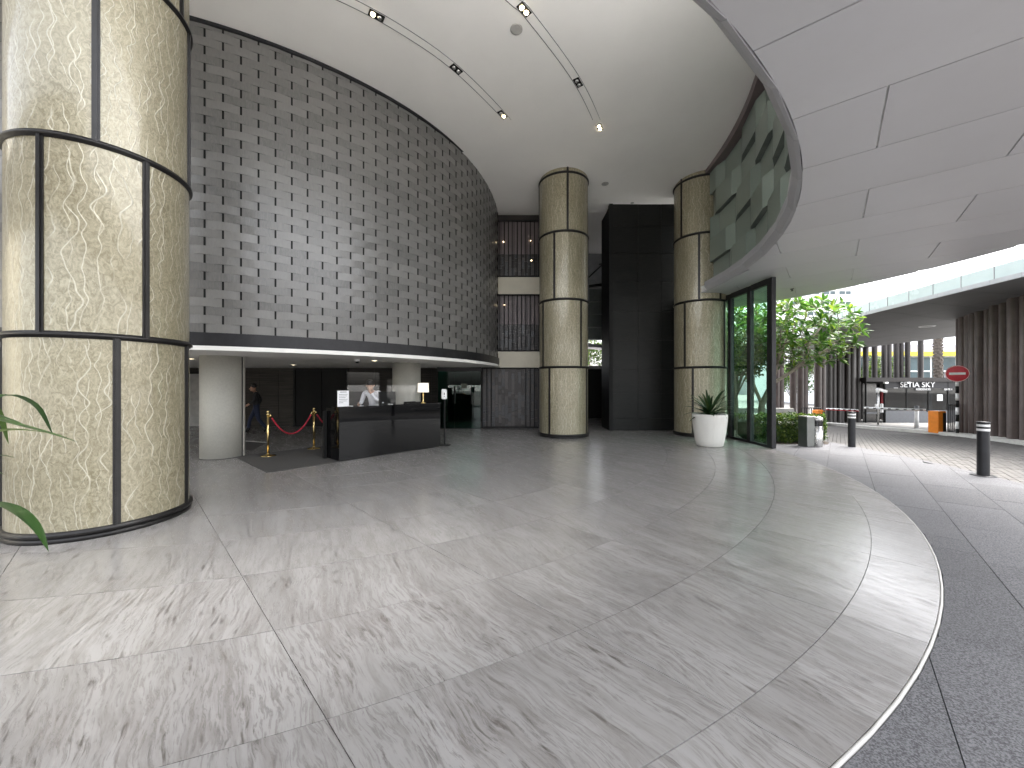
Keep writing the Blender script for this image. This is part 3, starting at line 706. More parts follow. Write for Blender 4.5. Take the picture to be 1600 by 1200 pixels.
for (x, z) in ((-0.30,6.72),(0.66,6.76),(0.70,6.05),(-0.28,4.45)):
    MB().lathe([(0.0,-0.012),(0.02,-0.008),(0.02,0.012),(0.0,0.012)], (x,GY+0.085,z), 10).build('spot_lamp', M['lamp'], gw_)
# black stone wall
bw = thing('black_stone_wall', 'tall black stone wall between the two far clad columns', 'wall', (4.5,13.2,0))
MB().b2(3.36, 6.4, 13.22, 14.4, -0.004, 8.0).build('core', M['blackmatt'], bw)
xs = [3.46, 4.33, 5.12, 5.95]; zs = [0, 0.42, 1.28, 2.1, 3.1, 4.1, 5.1, 6.1, 7.0, 7.8]
for i in range(3):
    for k in range(9): MB().b2(xs[i]+0.003, xs[i+1]-0.003, 13.185+random.uniform(0,0.006), 13.22, zs[k]+0.003, zs[k+1]-0.003).build('stone_slab', M['slate'], bw)
MB().b2(3.33, 3.455, 13.15, 13.3, 0, 8.0).build('edge_frame', M['blackmatt'], bw); MB().b2(3.33, 5.95, 13.15, 13.21, 7.80, 8.0).build('head_frame', M['blackmatt'], bw)
# the passage beyond, seen in the slot between column and black wall
pw = struct(MB().b2(1.75, 6.2, 18.0, 18.3, -0.004, 2.45).build('passage_wall', M['slate']))
struct(MB().b2(1.75, 6.2, 18.0, 18.3, 5.95, 8.2).build('passage_upper_wall', M['passage']))
struct(MB().b2(1.5, 1.76, 14.1, 18.3, -0.004, 8.2).build('passage_side_wall', M['passage']))
struct(MB().b2(6.2, 6.4, 14.4, 18.3, -0.004, 7.4).build('passage_end_wall', M['passage']))
MB().b2(1.75, 6.2, 17.96, 18.0, 2.30, 2.45).build('rail', M['concrete'], pw)
struct(MB().add([(1.77,17.6,3.45),(6.1,17.6,3.1),(6.1,19.5,3.2),(1.77,19.5,3.55),(1.77,17.6,3.6),(6.1,17.6,3.25),(6.1,19.5,3.35),(1.77,19.5,3.7)],[(0,3,2,1),(4,5,6,7),(0,1,5,4),(1,2,6,5),(2,3,7,6),(3,0,4,7)]).build('passage_soffit', M['alu']))
pg = thing('far_folded_wall', 'dim green folded glass wall glimpsed beyond the middle column', 'wall', (4.2,17.6,3.5))
for k in range(4):
    for i in range(5):
        x0 = 1.78+0.87*i; z0 = 3.62+0.58*k; d = 0.1*((i+k) % 2)
        MB().add([(x0,17.55-d,z0),(x0+0.86,17.45+d,z0),(x0+0.86,17.5+d,z0+0.56),(x0,17.6-d,z0+0.56),(x0,17.75,z0),(x0+0.86,17.75,z0),(x0+0.86,17.75,z0+0.56),(x0,17.75,z0+0.56)],[(0,1,2,3),(4,5,1,0),(3,2,6,7),(0,3,7,4),(1,5,6,2)]).build('glass_pane', M['greenedge'], pg)
MB().add([(1.78,17.3,5.72),(6.18,17.3,6.3),(6.18,17.3,6.42),(1.78,17.3,5.84),(1.78,17.5,5.72),(6.18,17.5,6.3),(6.18,17.5,6.42),(1.78,17.5,5.84)],[(0,1,2,3),(4,7,6,5),(0,4,5,1),(3,2,6,7)]).build('raking_beam', M['blackmatt'], pg)
br = thing('wall_bracket', 'thin black raking bar on the passage wall beyond the column', 'bracket', (4.0,17.8,6.6))
MB().tube([(3.55,17.9,6.55),(4.25,17.9,7.2)], 0.03, 6).build('bar', M['blackmatt'], br); MB().tube([(4.05,17.9,7.18),(4.35,17.9,7.22)], 0.025, 6).build('tip', M['blackmatt'], br)

# ------------------------------------------------------------------ ceiling fittings
def smooth_curve(pts, n):
    P = [Vector(p) for p in pts]; P = [P[0]*2-P[1]]+P+[P[-1]*2-P[-2]]; o = []
    for i in range(1, len(P)-2):
        for k in range(n):
            t = k/n; a, b, c, d = P[i-1:i+3]
            o.append(0.5*((2*b)+(c-a)*t+(2*a-5*b+4*c-d)*t*t+(3*b-a-3*c+d)*t**3))
    return o+[P[-2]]
def slot(pts, label, lamps):
    c = smooth_curve([(x,y,0) for x,y in pts], 8); t = thing('light_slot', label, 'light slot', (c[len(c)//2].x, c[len(c)//2].y, CZ), 0, 'curved lighting slots in the ceiling')
    def off(i, d):
        tg = (c[min(i+1,len(c)-1)]-c[max(i-1,0)]).normalized(); return c[i] + Vector((tg.y,-tg.x,0))*d
    def strip(d0, d1, z0, z1):
        b = MB()
        for i in range(len(c)): 
            p, q = off(i,d0), off(i,d1); b.v += [(p.x,p.y,z0),(q.x,q.y,z0),(q.x,q.y,z1),(p.x,p.y,z1)]
        for i in range(len(c)-1):
            for j in range(4): b.f.append([4*i+j,4*i+(j+1)%4,4*i+4+(j+1)%4,4*i+4+j]); b.m.append(0); b.sm.append(False)
        b.f += [[0,3,2,1],[len(b.v)-4+j for j in range(4)]]; b.m += [0,0]; b.sm += [False]*2; return b
    strip(-0.075,0.075,CZ-0.008,CZ-0.001).build('cover', M['ceil'], t)
    strip(-0.087,-0.078,CZ-0.010,CZ-0.001).build('edge_strip', M['grey'], t); strip(0.078,0.084,CZ-0.010,CZ-0.001).build('edge_strip', M['grey'], t)
    e = len(c)-1; p = c[e]; tg = (c[e]-c[e-1]).normalized()
    MB().box((p.x,p.y,CZ-0.006),(0.01,0.17,0.012), atan2(tg.y,tg.x)).build('end_cap', M['grey'], t)
    for (f, lit) in lamps:
        i = min(len(c)-2, int(f*(len(c)-1))); p = c[i]; tg = (c[i+1]-c[max(0,i-1)]).normalized(); rz = atan2(tg.y,tg.x)
        l = MB().box((p.x,p.y,CZ-0.014),(0.26,0.13,0.012), rz).build('lamp_housing', M['blackmatt'], t)
        for s in (-1, 1):
            q = p + tg*0.06*s
            MB().lathe([(0.0,-0.034),(0.03,-0.028),(0.042,-0.008),(0.042,0.0)], (q.x,q.y,CZ-0.016), 12, caps=False).build('bulb', M['lamp'] if (lit and s == lit) or lit == 2 else M['steel'], l)
slot([(-3.7,6.0),(-2.8,6.43),(-1.95,7.04),(-1.14,7.85),(-0.23,9.17),(0.3,10.15),(0.57,10.75)], 'curved ceiling light slot nearer the woven wall', ((0.265,-1),(0.505,0),(0.67,1),(0.95,0)))
slot([(-0.7,5.8),(0.02,6.45),(0.33,6.75),(1.41,8.2),(2.29,9.82),(2.9,11.2),(3.05,11.7)], 'curved ceiling light slot on the right with the brightest lamp', ((0.31,2),(0.50,0),(0.66,2),(0.96,0)))
for x, y, r, label in ((0.08,6.97,0.11,'round grey ceiling speaker between the two light slots'),(2.92,12.05,0.11,'small round ceiling speaker right of the middle clad column'),(4.1,13.1,0.06,'faint small ceiling detector above the black stone wall')):
    sp_ = thing('ceiling_speaker', label, 'speaker', (x,y,ceil_z(y)), 0, 'round fittings on the ceiling'); z = ceil_z(y)-0.006
    MB().lathe([(r,0.0),(r,-0.012),(r*0.86,-0.016)], (x,y,z), 28, caps=False).build('rim', M['concrete'], sp_); MB().lathe([(r*0.86,-0.013),(0,-0.010)], (x,y,z), 28, caps=False).build('mesh_cover', M['concrete'], sp_)

# ------------------------------------------------------------------ entrance glazing on the right
eg = thing('entrance_glazing', 'tall green tinted glazing with dark posts beside the white planter', 'glass wall', (6.5,10.9,0))
for i, y in enumerate((9.62,10.47,11.4,12.4)):
    MB().bev((6.5,y,2.13),(0.11,0.19 if i == 0 else 0.15,4.26),0,0.006).build('post', M['charcoal'], eg)
for y0, y1 in ((9.72,10.39),(10.55,11.32),(11.48,12.32)):
    MB().b2(6.49,6.502,y0,y1,0.06,4.12).build('glass_pane', M['greenglass'], eg)
    MB().b2(6.46,6.54,y0,y1,0.0,0.06).build('sill', M['charcoal'], eg)
    MB().b2(6.455,6.545,y0,y1,4.12,4.27).build('head_rail', M['charcoal'], eg)

# ------------------------------------------------------------------ foliage helpers
def strap_leaf(L, w, droop, n=7, fold=0.18, rise=0.75):
    """leaf along +X, starting at the origin, curving over"""
    m = MB(); 
    ang = rise; x = z = 0.0
    for i in range(n+1):
        t = i/n; ww_ = w*min(1, 0.35+2.6*t)*(1-t**3.0)**0.8 + 0.0008
        m.v += [(x,-ww_/2,z+fold*ww_),(x,0,z),(x,ww_/2,z+fold*ww_)]
        x += L/n*cos(ang); z += L/n*sin(ang); ang -= droop/n*(0.4+1.4*t)
    for i in range(n):
        m.f += [[3*i,3*i+3,3*i+4,3*i+1],[3*i+1,3*i+4,3*i+5,3*i+2]]; m.m += [0,0]; m.sm += [True,True]
    return m
def rosette_plant(t, base, n, Lr, wr, mat, seed, upright=1.15, spread=1.0):
    rd = random.Random(seed)
    for i in range(n):
        f = i/n; L = rd.uniform(*Lr)*(0.75+0.25*f); rise = upright-(upright-0.35)*(1-f)*spread+rd.uniform(-.12,.12); dr = rd.uniform(0.7,1.7)*(1.15-0.6*f)
        me = strap_leaf(L, rd.uniform(*wr), dr, 7, 0.2, rise).mesh('leaf'); me.materials.append(mat)
        link('leaf', me, t, True, None, Matrix.Translation((base[0],base[1],base[2]+0.10*f)) @ Matrix.Rotation(i*2.399+rd.uniform(-.25,.25), 4, 'Z') @ Matrix.Rotation(rd.uniform(-.3,.3), 4, 'X'))
def leaf_mesh(L, w, fold=0.15):
    m = MB(); P = [(0,0.02),(0.3,0.75),(0.62,1.0),(0.86,0.55),(1.0,0.02)]
    for t, k in P: m.v += [(L*t,-w/2*k,fold*w*k-0.12*L*t*t),(L*t,0,-0.12*L*t*t),(L*t,w/2*k,fold*w*k-0.12*L*t*t)]
    for i in range(4): m.f += [[3*i,3*i+3,3*i+4,3*i+1],[3*i+1,3*i+4,3*i+5,3*i+2]]; m.m += [0,0]; m.sm += [True,True]
    return m
def small_leaf(L, w): return MB().add([(0,0,0),(L*0.5,-w/2,0.12*w),(L,0,-0.1*L),(L*0.5,w/2,0.12*w)], [(0,1,2,3)])
def scatter(mb_leaf, mats):
    B = MB(); vv = [Vector(p) for p in mb_leaf.v]
    for m in mats: B.add([m @ p for p in vv], mb_leaf.f)
    return B
def rot_rand(rd, up=0.5):
    return Matrix.Rotation(rd.uniform(0,2*pi),4,'Z') @ Matrix.Rotation(rd.gauss(-0.15,up),4,'Y') @ Matrix.Rotation(rd.gauss(0,up),4,'X')

# white planter
pot = thing('planter', 'white tapered planter with spiky dark green plant by the glazing', 'planter', (5.12,9.95,0))
MB().lathe([(0.0,0.0),(0.29,0.0),(0.315,0.02),(0.345,0.15),(0.385,0.42),(0.412,0.66),(0.417,0.77),(0.412,0.815),(0.395,0.83),(0.375,0.82),(0.36,0.76),(0.34,0.72)], (5.12,9.95,0), 48, caps=False).build('pot', M['pot'], pot)
MB().lathe([(0.345,0.735),(0.2,0.76),(0.0,0.77)], (5.12,9.95,0), 24, caps=False).build('soil', M['soil'], pot)
rosette_plant(pot, (5.12,9.95,0.74), 46, (0.52,0.86), (0.055,0.085), M['dracaena'], 4, 1.35, 1.15)
rosette_plant(pot, (5.30,10.0,0.74), 16, (0.6,0.95), (0.012,0.022), M['dracaena'], 9, 0.95, 1.0)
# big plant at the left edge of the frame
PC = Vector((-3.6,2.32,0))
lp = thing('leafy_plant', 'green strap leaves reaching in at the left edge beside the huge column', 'plant', tuple(PC))
MB().lathe([(0.0,0.0),(0.17,0.0),(0.19,0.1),(0.215,0.5),(0.2,0.52)], tuple(PC), 28, caps=False).build('pot', M['pot'], lp)
MB().tube([PC+Vector((0,0,0.5)), PC+Vector((0.02,0,0.85)), PC+Vector((0,0,1.2))], [0.035,0.03,0.022], 8).build('stem', M['bark'], lp)
def leaf_path(P, w, name='leaf'):
    c = smooth_curve(P, 5); n = len(c)-1; m = MB()
    for i, p in enumerate(c):
        t = i/n; tg = (c[min(i+1,n)]-c[max(i-1,0)]).normalized(); sd_ = tg.cross(Vector((0,0.25,1))).normalized(); nr = sd_.cross(tg)
        k = w*(0.4+1.5*min(t,0.4))*(1-t**3)**0.9/1.0+0.001
        m.v += [p-sd_*k/2+nr*k*0.16, p, p+sd_*k/2+nr*k*0.16]
    for i in range(n): m.f += [[3*i,3*i+3,3*i+4,3*i+1],[3*i+1,3*i+4,3*i+5,3*i+2]]; m.m += [0,0]; m.sm += [True,True]
    m.build(name, M['bigleaf'], lp)
def pt(x, y, d): return ((x-800)/600*d, d, 1.6-(y-600)/600*d)
leaf_path([(-3.4,2.3,1.2), pt(-40,655,2.25), pt(40,668,2.2), pt(123,691,2.15)], 0.075)
leaf_path([(-3.4,2.3,1.2), pt(-60,690,2.3), pt(20,672,2.3), pt(112,682,2.35)], 0.06)
leaf_path([(-3.4,2.35,1.2), pt(-30,648,2.5), pt(10,655,2.45), pt(38,664,2.4)], 0.05)
leaf_path([(-3.4,2.3,1.1), pt(-60,730,2.25), pt(-10,712,2.25), pt(27,716,2.2)], 0.03)
leaf_path([(-3.4,2.3,0.9), pt(-40,785,2.1), pt(15,795,2.05), pt(52,822,2.0), pt(76,862,1.97)], 0.085)
leaf_path([(-3.4,2.3,1.0), pt(-50,740,2.3), pt(-15,735,2.3), pt(8,742,2.3)], 0.03)
for k in range(9):
    a = radians(100+k*22); leaf_path([(-3.42,2.32,1.15+0.02*k), (-3.42+0.25*cos(a),2.32+0.25*sin(a),1.5-0.03*k), (-3.42+0.5*cos(a),2.32+0.5*sin(a),1.45-0.05*k), (-3.42+0.65*cos(a),2.32+0.65*sin(a),1.2-0.05*k)], 0.07)

# ------------------------------------------------------------------ reception: mat, counter and what stands there
ma = Vector((-0.741,0.671)); mb2 = Vector((0.663,0.748)); mc = Vector((-4.4,6.9))
MB().prism([tuple(mc), tuple(mc+ma*2.3), tuple(mc+ma*2.3+mb2*3.2), tuple(mc+mb2*3.2)], 0.001, 0.009)
tag(MB().prism([tuple(mc), tuple(mc+ma*2.3), tuple(mc+ma*2.3+mb2*3.2), tuple(mc+mb2*3.2)], 0.001, 0.009).build('floor_mat', M['mat']), 'dark grey mat on the floor under the rope posts', 'mat')
F = Vector((-3.54,7.87)); cb_ = Vector((0.663,0.748)); ca = Vector((-0.748,0.663)); crz = atan2(cb_.y, cb_.x)
def CP(l, d, z): q = F+cb_*l+ca*d; return (q.x, q.y, z)
def cbox(l0, l1, d0, d1, z0, z1): return MB().box(CP((l0+l1)/2,(d0+d1)/2,(z0+z1)/2), (l1-l0,d1-d0,z1-z0), crz)
ct = thing('reception_counter', 'glossy black reception counter standing on the marble under the woven wall', 'counter', CP(1.29,0.33,0))
cbox(0.0,2.58,0.0,0.045,0.02,1.09).build('front_panel', M['lacquer'], ct)
cbox(0.03,2.55,0.02,0.60,0.0,0.02).build('plinth', M['blackmatt'], ct)
cbox(-0.01,2.59,-0.01,0.34,1.092,1.125).build('top', M['lacquer'], ct)
cbox(0.0,0.04,0.047,0.62,0.02,1.09).build('side_panel', M['lacquer'], ct); cbox(2.54,2.58,0.047,0.62,0.02,1.09).build('side_panel', M['lacquer'], ct)
cbox(0.042,2.538,0.20,0.68,0.74,0.77).build('work_top', M['blackmatt'], ct)
cbox(-0.07,-0.012,0.56,0.64,0.0,1.02).build('end_post', M['blackmatt'], ct)
# writing stand with a paper notice
ns = thing('notice_stand', 'white paper notice in a clear stand on the left counter end', 'notice', CP(0.12,0.1,1.125))
cbox(0.0,0.24,0.08,0.088,1.13,1.46).build('sheet', M['paper'], ns); cbox(-0.01,0.25,0.089,0.094,1.127,1.47).build('holder', M['acrylic'], ns); cbox(-0.01,0.25,0.05,0.14,1.1255,1.1268).build('foot', M['acrylic'], ns)
for i, (w0, w1) in enumerate(((0.05,0.19),(0.03,0.21),(0.03,0.2),(0.03,0.17),(0.03,0.21),(0.03,0.19),(0.03,0.12))):
    z = 1.43-0.035*i-(0.01 if i else 0); cbox(w0,w1,0.0785,0.0795,z-0.004,z+0.004 if i else z+0.01).build('text_line', M['grey'], ns)
def screen(l0, l1, z1, label):
    t = thing('acrylic_screen', label, 'screen', CP((l0+l1)/2,0.2,1.125), 0, 'clear screens on the counter')
    cbox(l0,l1,0.19,0.196,1.127,z1).build('sheet', M['acrylic'], t)
    for l in (l0+0.08, l1-0.08): cbox(l-0.02,l+0.02,0.12,0.27,1.1255,1.135).build('foot', M['whitegloss'], t)
screen(0.25,1.0,1.86,'clear acrylic screen in front of the man in white'); screen(1.2,1.98,1.70,'clear acrylic screen in front of the monitor')
mo = thing('computer_monitor', 'black computer monitor behind the clear counter screen', 'monitor', CP(1.3,0.42,0.77))
cbox(1.12,1.56,0.42,0.45,1.10,1.42).build('panel', M['blackmatt'], mo); cbox(1.29,1.39,0.445,0.47,0.8,1.2).build('neck', M['blackmatt'], mo); cbox(1.2,1.48,0.36,0.54,0.77,0.785).build('foot', M['blackmatt'], mo)
cbox(1.20,1.24,0.4185,0.42,1.15,1.17).build('sticker', M['paper'], mo)
q = CP(2.2,0.2,1.125)
tl = thing('table_lamp', 'white drum shade table lamp on the right counter end', 'lamp', q)
MB().lathe([(0.0,0),(0.075,0.0),(0.075,0.012),(0.02,0.02),(0.016,0.05),(0.016,0.22),(0.008,0.225),(0.008,0.30)], q, 20).build('stem', M['brass'], tl)
MB().lathe([(0.14,0.27),(0.132,0.50)], q, 32, caps=False).lathe([(0.130,0.50),(0.137,0.27)], q, 32, caps=False).build('lamp_shade', M['shade'], tl)
tr = thing('desk_tray', 'low black document tray beside the table lamp', 'tray', CP(1.85,0.15,1.125))
cbox(1.7,2.04,0.05,0.3,1.1265,1.135).build('base', M['blackmatt'], tr); cbox(1.7,2.04,0.05,0.058,1.136,1.17).build('edge', M['blackmatt'], tr); cbox(1.7,2.04,0.292,0.3,1.136,1.17).build('edge', M['blackmatt'], tr)
hsx, hsy = -1.76, 9.98
st = thing('sanitiser_stand', 'white hand sanitiser dispenser on a slim black stand beside the counter', 'dispenser', (hsx,hsy,0))
MB().bev((hsx,hsy+0.03,0.009),(0.30,0.26,0.018),0,0.004).build('base', M['blackmatt'], st); MB().box((hsx,hsy+0.05,0.72),(0.04,0.02,1.40)).build('pole', M['blackmatt'], st)
MB().bev((hsx,hsy-0.01,1.335),(0.135,0.09,0.265),0,0.022).build('dispenser', M['whitegloss'], st); MB().box((hsx+0.012,hsy-0.058,1.345),(0.022,0.004,0.06)).box((hsx+0.012,hsy-0.058,1.275),(0.016,0.004,0.02)).build('window', M['grey'], st)
# rope posts
def stanchion(p, label):
    t = thing('rope_post', label, 'rope post', (*p,0.009), 0, 'brass rope posts on the mat'); z = 0.0095
    MB().lathe([(0.0,0.0),(0.155,0.0),(0.155,0.008),(0.14,0.016),(0.05,0.030),(0.03,0.045),(0.024,0.06)], (*p,z), 32, caps=False).build('base', M['brass'], t)
    MB().lathe([(0.0235,0.05),(0.0235,0.90)], (*p,z), 16).build('pole', M['brass'], t)
    MB().lathe([(0.0,0.90),(0.034,0.90),(0.034,0.93),(0.02,0.935),(0.02,0.95),(0.032,0.965),(0.034,0.98),(0.024,1.0),(0.0,1.008)], (*p,z), 20, caps=False).build('finial', M['brass'], t)
    return t
P1, P2, P3 = (-5.4,8.5), (-4.88,9.46), (-4.30,10.45)
stanchion(P1,'brass rope post nearest the stout pale column'); stanchion(P2,'brass rope post between the two red ropes')
stanchion(P3,'brass rope post hidden behind the reception counter')
def rope(a, b, label):
    A, B = Vector((*a,0.90)), Vector((*b,0.90)); dr = (B-A).normalized(); A += dr*0.05; B -= dr*0.05
    t = thing('barrier_rope', label, 'rope', tuple((A+B)/2), 0, 'red ropes between the posts')
    pts = [A+(B-A)*(i/18)-Vector((0,0,0.46*4*(i/18)*(1-i/18))) for i in range(19)]
    MB().tube(pts, 0.017, 8).build('cord', M['rope'], t)
    for e, f in ((0,1),(18,17)): MB().tube([pts[e]-(pts[f]-pts[e]).normalized()*0.03, pts[e]+(pts[f]-pts[e])*0.5], 0.021, 8).build('hook_end', M['brass'], t)
rope(P1,P2,'red rope sagging between the two visible brass posts'); rope(P2,P3,'red rope running behind the black counter')

# ------------------------------------------------------------------ people
def skin_body(name, verts, edges, radii, roots, classify, mats, parent, M_):
    me = bpy.data.meshes.new(name); me.from_pydata([tuple(v) for v in verts], edges, []); o = bpy.data.objects.new(name, me); COL.objects.link(o)
    md = o.modifiers.new('skin','SKIN'); md.use_smooth_shade = True; md.branch_smoothing = 0.6
    sv_ = me.skin_vertices[0].data
    for i, r in enumerate(radii): sv_[i].radius = r if isinstance(r, tuple) else (r, r); sv_[i].use_root = i in roots
    o.modifiers.new('sub','SUBSURF').levels = 2
    dg = bpy.context.evaluated_depsgraph_get(); nm = bpy.data.meshes.new_from_object(o.evaluated_get(dg)); bpy.data.objects.remove(o)
    nm.transform(M_)
    for m in mats: nm.materials.append(m)
    Mi = M_.inverted()
    for p in nm.polygons: p.material_index = classify(Mi @ p.center); p.use_smooth = True
    return link(name, nm, parent, True)
def person(label, loc, rz, pose, mats, h=1.0, hair_len=0):
    t = thing('person', label, 'person', loc, rz); MW = Matrix.Translation(loc) @ Matrix.Rotation(rz,4,'Z') @ Matrix.Scale(h,4)
    V, E_, R_, roots = [], [], [], {0}
    def add(p, r, parent=None):
        V.append(Vector(p)); R_.append(r); i = len(V)-1
        if parent is not None: E_.append((parent, i))
        return i
    J = pose
    pel = add(J['pelvis'], (0.15,0.115)); sp1 = add(J['waist'], (0.135,0.10), pel); ch = add(J['chest'], (0.165,0.115), sp1); nk = add(J['neck'], 0.058, ch); hb = add(J['head'] + Vector((0,0,-0.06)), (0.068,0.075), nk); hc = add(J['head'], (0.074,0.088), hb); ht = add(J['head'] + J.get('tilt', Vector((0,0,0.075))), (0.062,0.075), hc)
    hands = []
    for s in 'lr':
        sh = add(J['sh'+s], 0.066, ch); el = add(J['el'+s], 0.046, sh); wr_ = add(J['wr'+s], 0.031, el); pl = add(J['ha'+s], (0.040,0.022), wr_); hands.append((J['wr'+s], J['ha'+s]))
        hp = add(J['hi'+s], 0.092, pel); kn = add(J['kn'+s], 0.062, hp); an = add(J['an'+s], 0.044, kn); to = add(J['to'+s], (0.042,0.032), an)
    for (w, hd), s in zip(hands, (1,-1)):
        d = (hd-w).normalized(); side = d.cross(Vector((0,1,0.2))).normalized(); pn = side.cross(d)
        for k in range(5):
            if k < 4: b = hd + side*(0.026*(k-1.5)/1.5) ; L = (0.062,0.075,0.07,0.055)[k]; dd_ = d
            else: b = w+(hd-w)*0.6 + side*0.03*s; L = 0.055; dd_ = (d+side*0.9*s).normalized()
            i0 = add(b, 0.0095); roots.add(i0); i1 = add(b+dd_*L*0.55+pn*0.006, 0.009, i0); add(b+dd_*L*0.85+pn*0.03, 0.0075, i1)
    hz = J['neck'].z
    def cls(p):
        if (p-J['head']).length < 0.17 or p.z > hz+0.0 and (p-J['neck']).length < 0.1: return 0
        for s in 'lr':
            if (p-J['ha'+s]).length < 0.125 or (p-J['wr'+s]).length < 0.05: return 0
        if min((p-J['tol']).length, (p-J['tor']).length, (p-J['anl']).length, (p-J['anr']).length) < 0.10: return 3
        d = min(((p-J['hi'+s]).length for s in 'lr'))
        if p.z < J['pelvis'].z+0.05 and min((p-J['wr'+s]).length for s in 'lr') > 0.12 and min((p-J['el'+s]).length for s in 'lr') > 0.1: return 2
        return 1
    b = skin_body('body', V, E_, R_, roots, cls, [M['skin'], mats[0], mats[1], M['blackmatt']], t, MW)
    # nose, ears and eyes sit on the head; hair is a cap
    f = J.get('face', Vector((0,-1,0))).normalized(); up = J.get('tilt', Vector((0,0,0.075))).normalized(); sd_ = f.cross(up).normalized(); H = J['head']
    hm = MB(); n = 14
    for i in range(8):
        th = radians(8+i*15)
        for k in range(n):
            ph = 2*pi*k/n; dx = sin(th)*cos(ph); dy = sin(th)*sin(ph); front = dy > 0.35 and th > radians(52)
            r = 0.104 if not front else 0.07
            hm.v.append(H + up*0.045 + (sd_*dx*0.9 + f*dy*1.02)*r + up*cos(th)*r*1.02)
    for i in range(7):
        for k in range(n): hm.f.append([i*n+k,i*n+(k+1)%n,(i+1)*n+(k+1)%n,(i+1)*n+k]); hm.m.append(0); hm.sm.append(True)
    hm.f.append(list(range(n-1,-1,-1))); hm.m.append(0); hm.sm.append(True)
    hm.v = [MW @ Vector(p) for p in hm.v]; hm.build('hair', M['hair'], t)
    fm = MB()
    fm.add([MW @ p for p in (H+f*0.085+up*0.025, H+f*0.118-up*0.018, H+f*0.085+sd_*0.018-up*0.026, H+f*0.085-sd_*0.018-up*0.026)], [(0,2,1),(0,1,3),(1,2,3)], 0, True).build('nose', M['skin'], t)
    for s in (-1,1):
        e = MW @ (H+f*0.082+sd_*0.033*s+up*0.02); MB().lathe([(0,-0.008),(0.011,0),(0,0.008)], e, 8, caps=False).build('eye', M['hair'], t)
        e = MW @ (H+sd_*0.084*s); MB().lathe([(0,-0.03),(0.014,-0.012),(0.018,0.012),(0,0.03)], e, 8, caps=False).build('ear', M['skin'], t)
    e = H+f*0.088-up*0.05; MB().add([MW @ (e+sd_*a_+up*b_+f*c_) for a_, b_, c_ in ((-0.024,0,0),(0,0.006,0.008),(0.024,0,0),(0,-0.007,0.006))], [(0,1,2,3)]).build('mouth', M['red'] if False else M['skin'], t)
    return t
Vx = Vector
desk = dict(pelvis=Vx((0,0.10,0.92)), waist=Vx((0,0.05,1.08)), chest=Vx((0,-0.03,1.27)), neck=Vx((0,-0.09,1.40)), head=Vx((0.03,-0.16,1.50)), tilt=Vx((0.01,-0.035,0.07)), face=Vx((0.25,-1,-0.45)),
    shl=Vx((-0.19,-0.03,1.35)), ell=Vx((-0.27,-0.05,1.10)), wrl=Vx((-0.2,-0.27,1.06)), hal=Vx((-0.14,-0.34,1.06)),
    shr=Vx((0.19,-0.04,1.35)), elr=Vx((0.25,-0.22,1.16)), wrr=Vx((0.13,-0.31,1.36)), har=Vx((0.095,-0.30,1.43)),
    hil=Vx((-0.1,0.1,0.86)), knl=Vx((-0.11,0.05,0.48)), anl=Vx((-0.11,0.1,0.09)), tol=Vx((-0.12,-0.06,0.045)), hir=Vx((0.1,0.1,0.86)), knr=Vx((0.11,0.05,0.48)), anr=Vx((0.11,0.1,0.09)), tor=Vx((0.13,-0.06,0.045)))
person('man in white shirt leaning at the counter, hand raised to his face', (-3.36,9.28,0.0), radians(-12), desk, (M['shirt'], M['trouser']), 1.04)
walk = dict(pelvis=Vx((0,0,0.86)), waist=Vx((0,-0.01,1.0)), chest=Vx((0,-0.03,1.2)), neck=Vx((0,-0.05,1.34)), head=Vx((0,-0.09,1.44)), face=Vx((0,-1,-0.2)),
    shl=Vx((-0.17,-0.02,1.28)), ell=Vx((-0.22,0.10,1.05)), wrl=Vx((-0.2,0.02,0.85)), hal=Vx((-0.19,-0.02,0.78)), shr=Vx((0.17,-0.02,1.28)), elr=Vx((0.22,-0.04,1.03)), wrr=Vx((0.2,-0.2,0.92)), har=Vx((0.19,-0.26,0.88)),
    hil=Vx((-0.09,0,0.81)), knl=Vx((-0.1,-0.18,0.46)), anl=Vx((-0.1,-0.24,0.08)), tol=Vx((-0.1,-0.39,0.045)), hir=Vx((0.09,0,0.81)), knr=Vx((0.1,0.06,0.45)), anr=Vx((0.1,0.30,0.12)), tor=Vx((0.1,0.20,0.04)))
person('person in black jacket and jeans walking through the dim lobby', (-8.35,12.55,0.0), radians(-62), walk, (M['darkcloth'], M['denim']), 1.02)

# ------------------------------------------------------------------ outside: bin, bollards, hedge, tree
bn = thing('litter_bin', 'round brushed steel litter bin in front of the hedge', 'bin', (7.92,9.95,-0.016)); bz = -0.0155
MB().lathe([(0.0,0.0),(0.112,0.0),(0.115,0.01),(0.115,0.52),(0.109,0.525)], (7.92,9.95,bz), 32, caps=False).build('drum', M['steel'], bn)
MB().lathe([(0.105,0.52),(0.105,0.67)], (7.92,9.95,bz), 32, caps=False).build('opening', M['black'], bn)
MB().lathe([(0.112,0.665),(0.118,0.67),(0.118,0.73),(0.10,0.755),(0.04,0.77),(0.0,0.772)], (7.92,9.95,bz), 32, caps=False).build('lid', M['steel'], bn)
sbx = thing('steel_box', 'square steel box standing against the round litter bin', 'bin', (7.66,9.98,-0.016))
MB().bev((7.665,10.0,0.365),(0.24,0.26,0.76),0.2,0.008).build('body', M['dullsteel'], sbx); MB().bev((7.665,10.0,0.757),(0.26,0.28,0.02),0.2,0.004).build('lid', M['steel'], sbx)
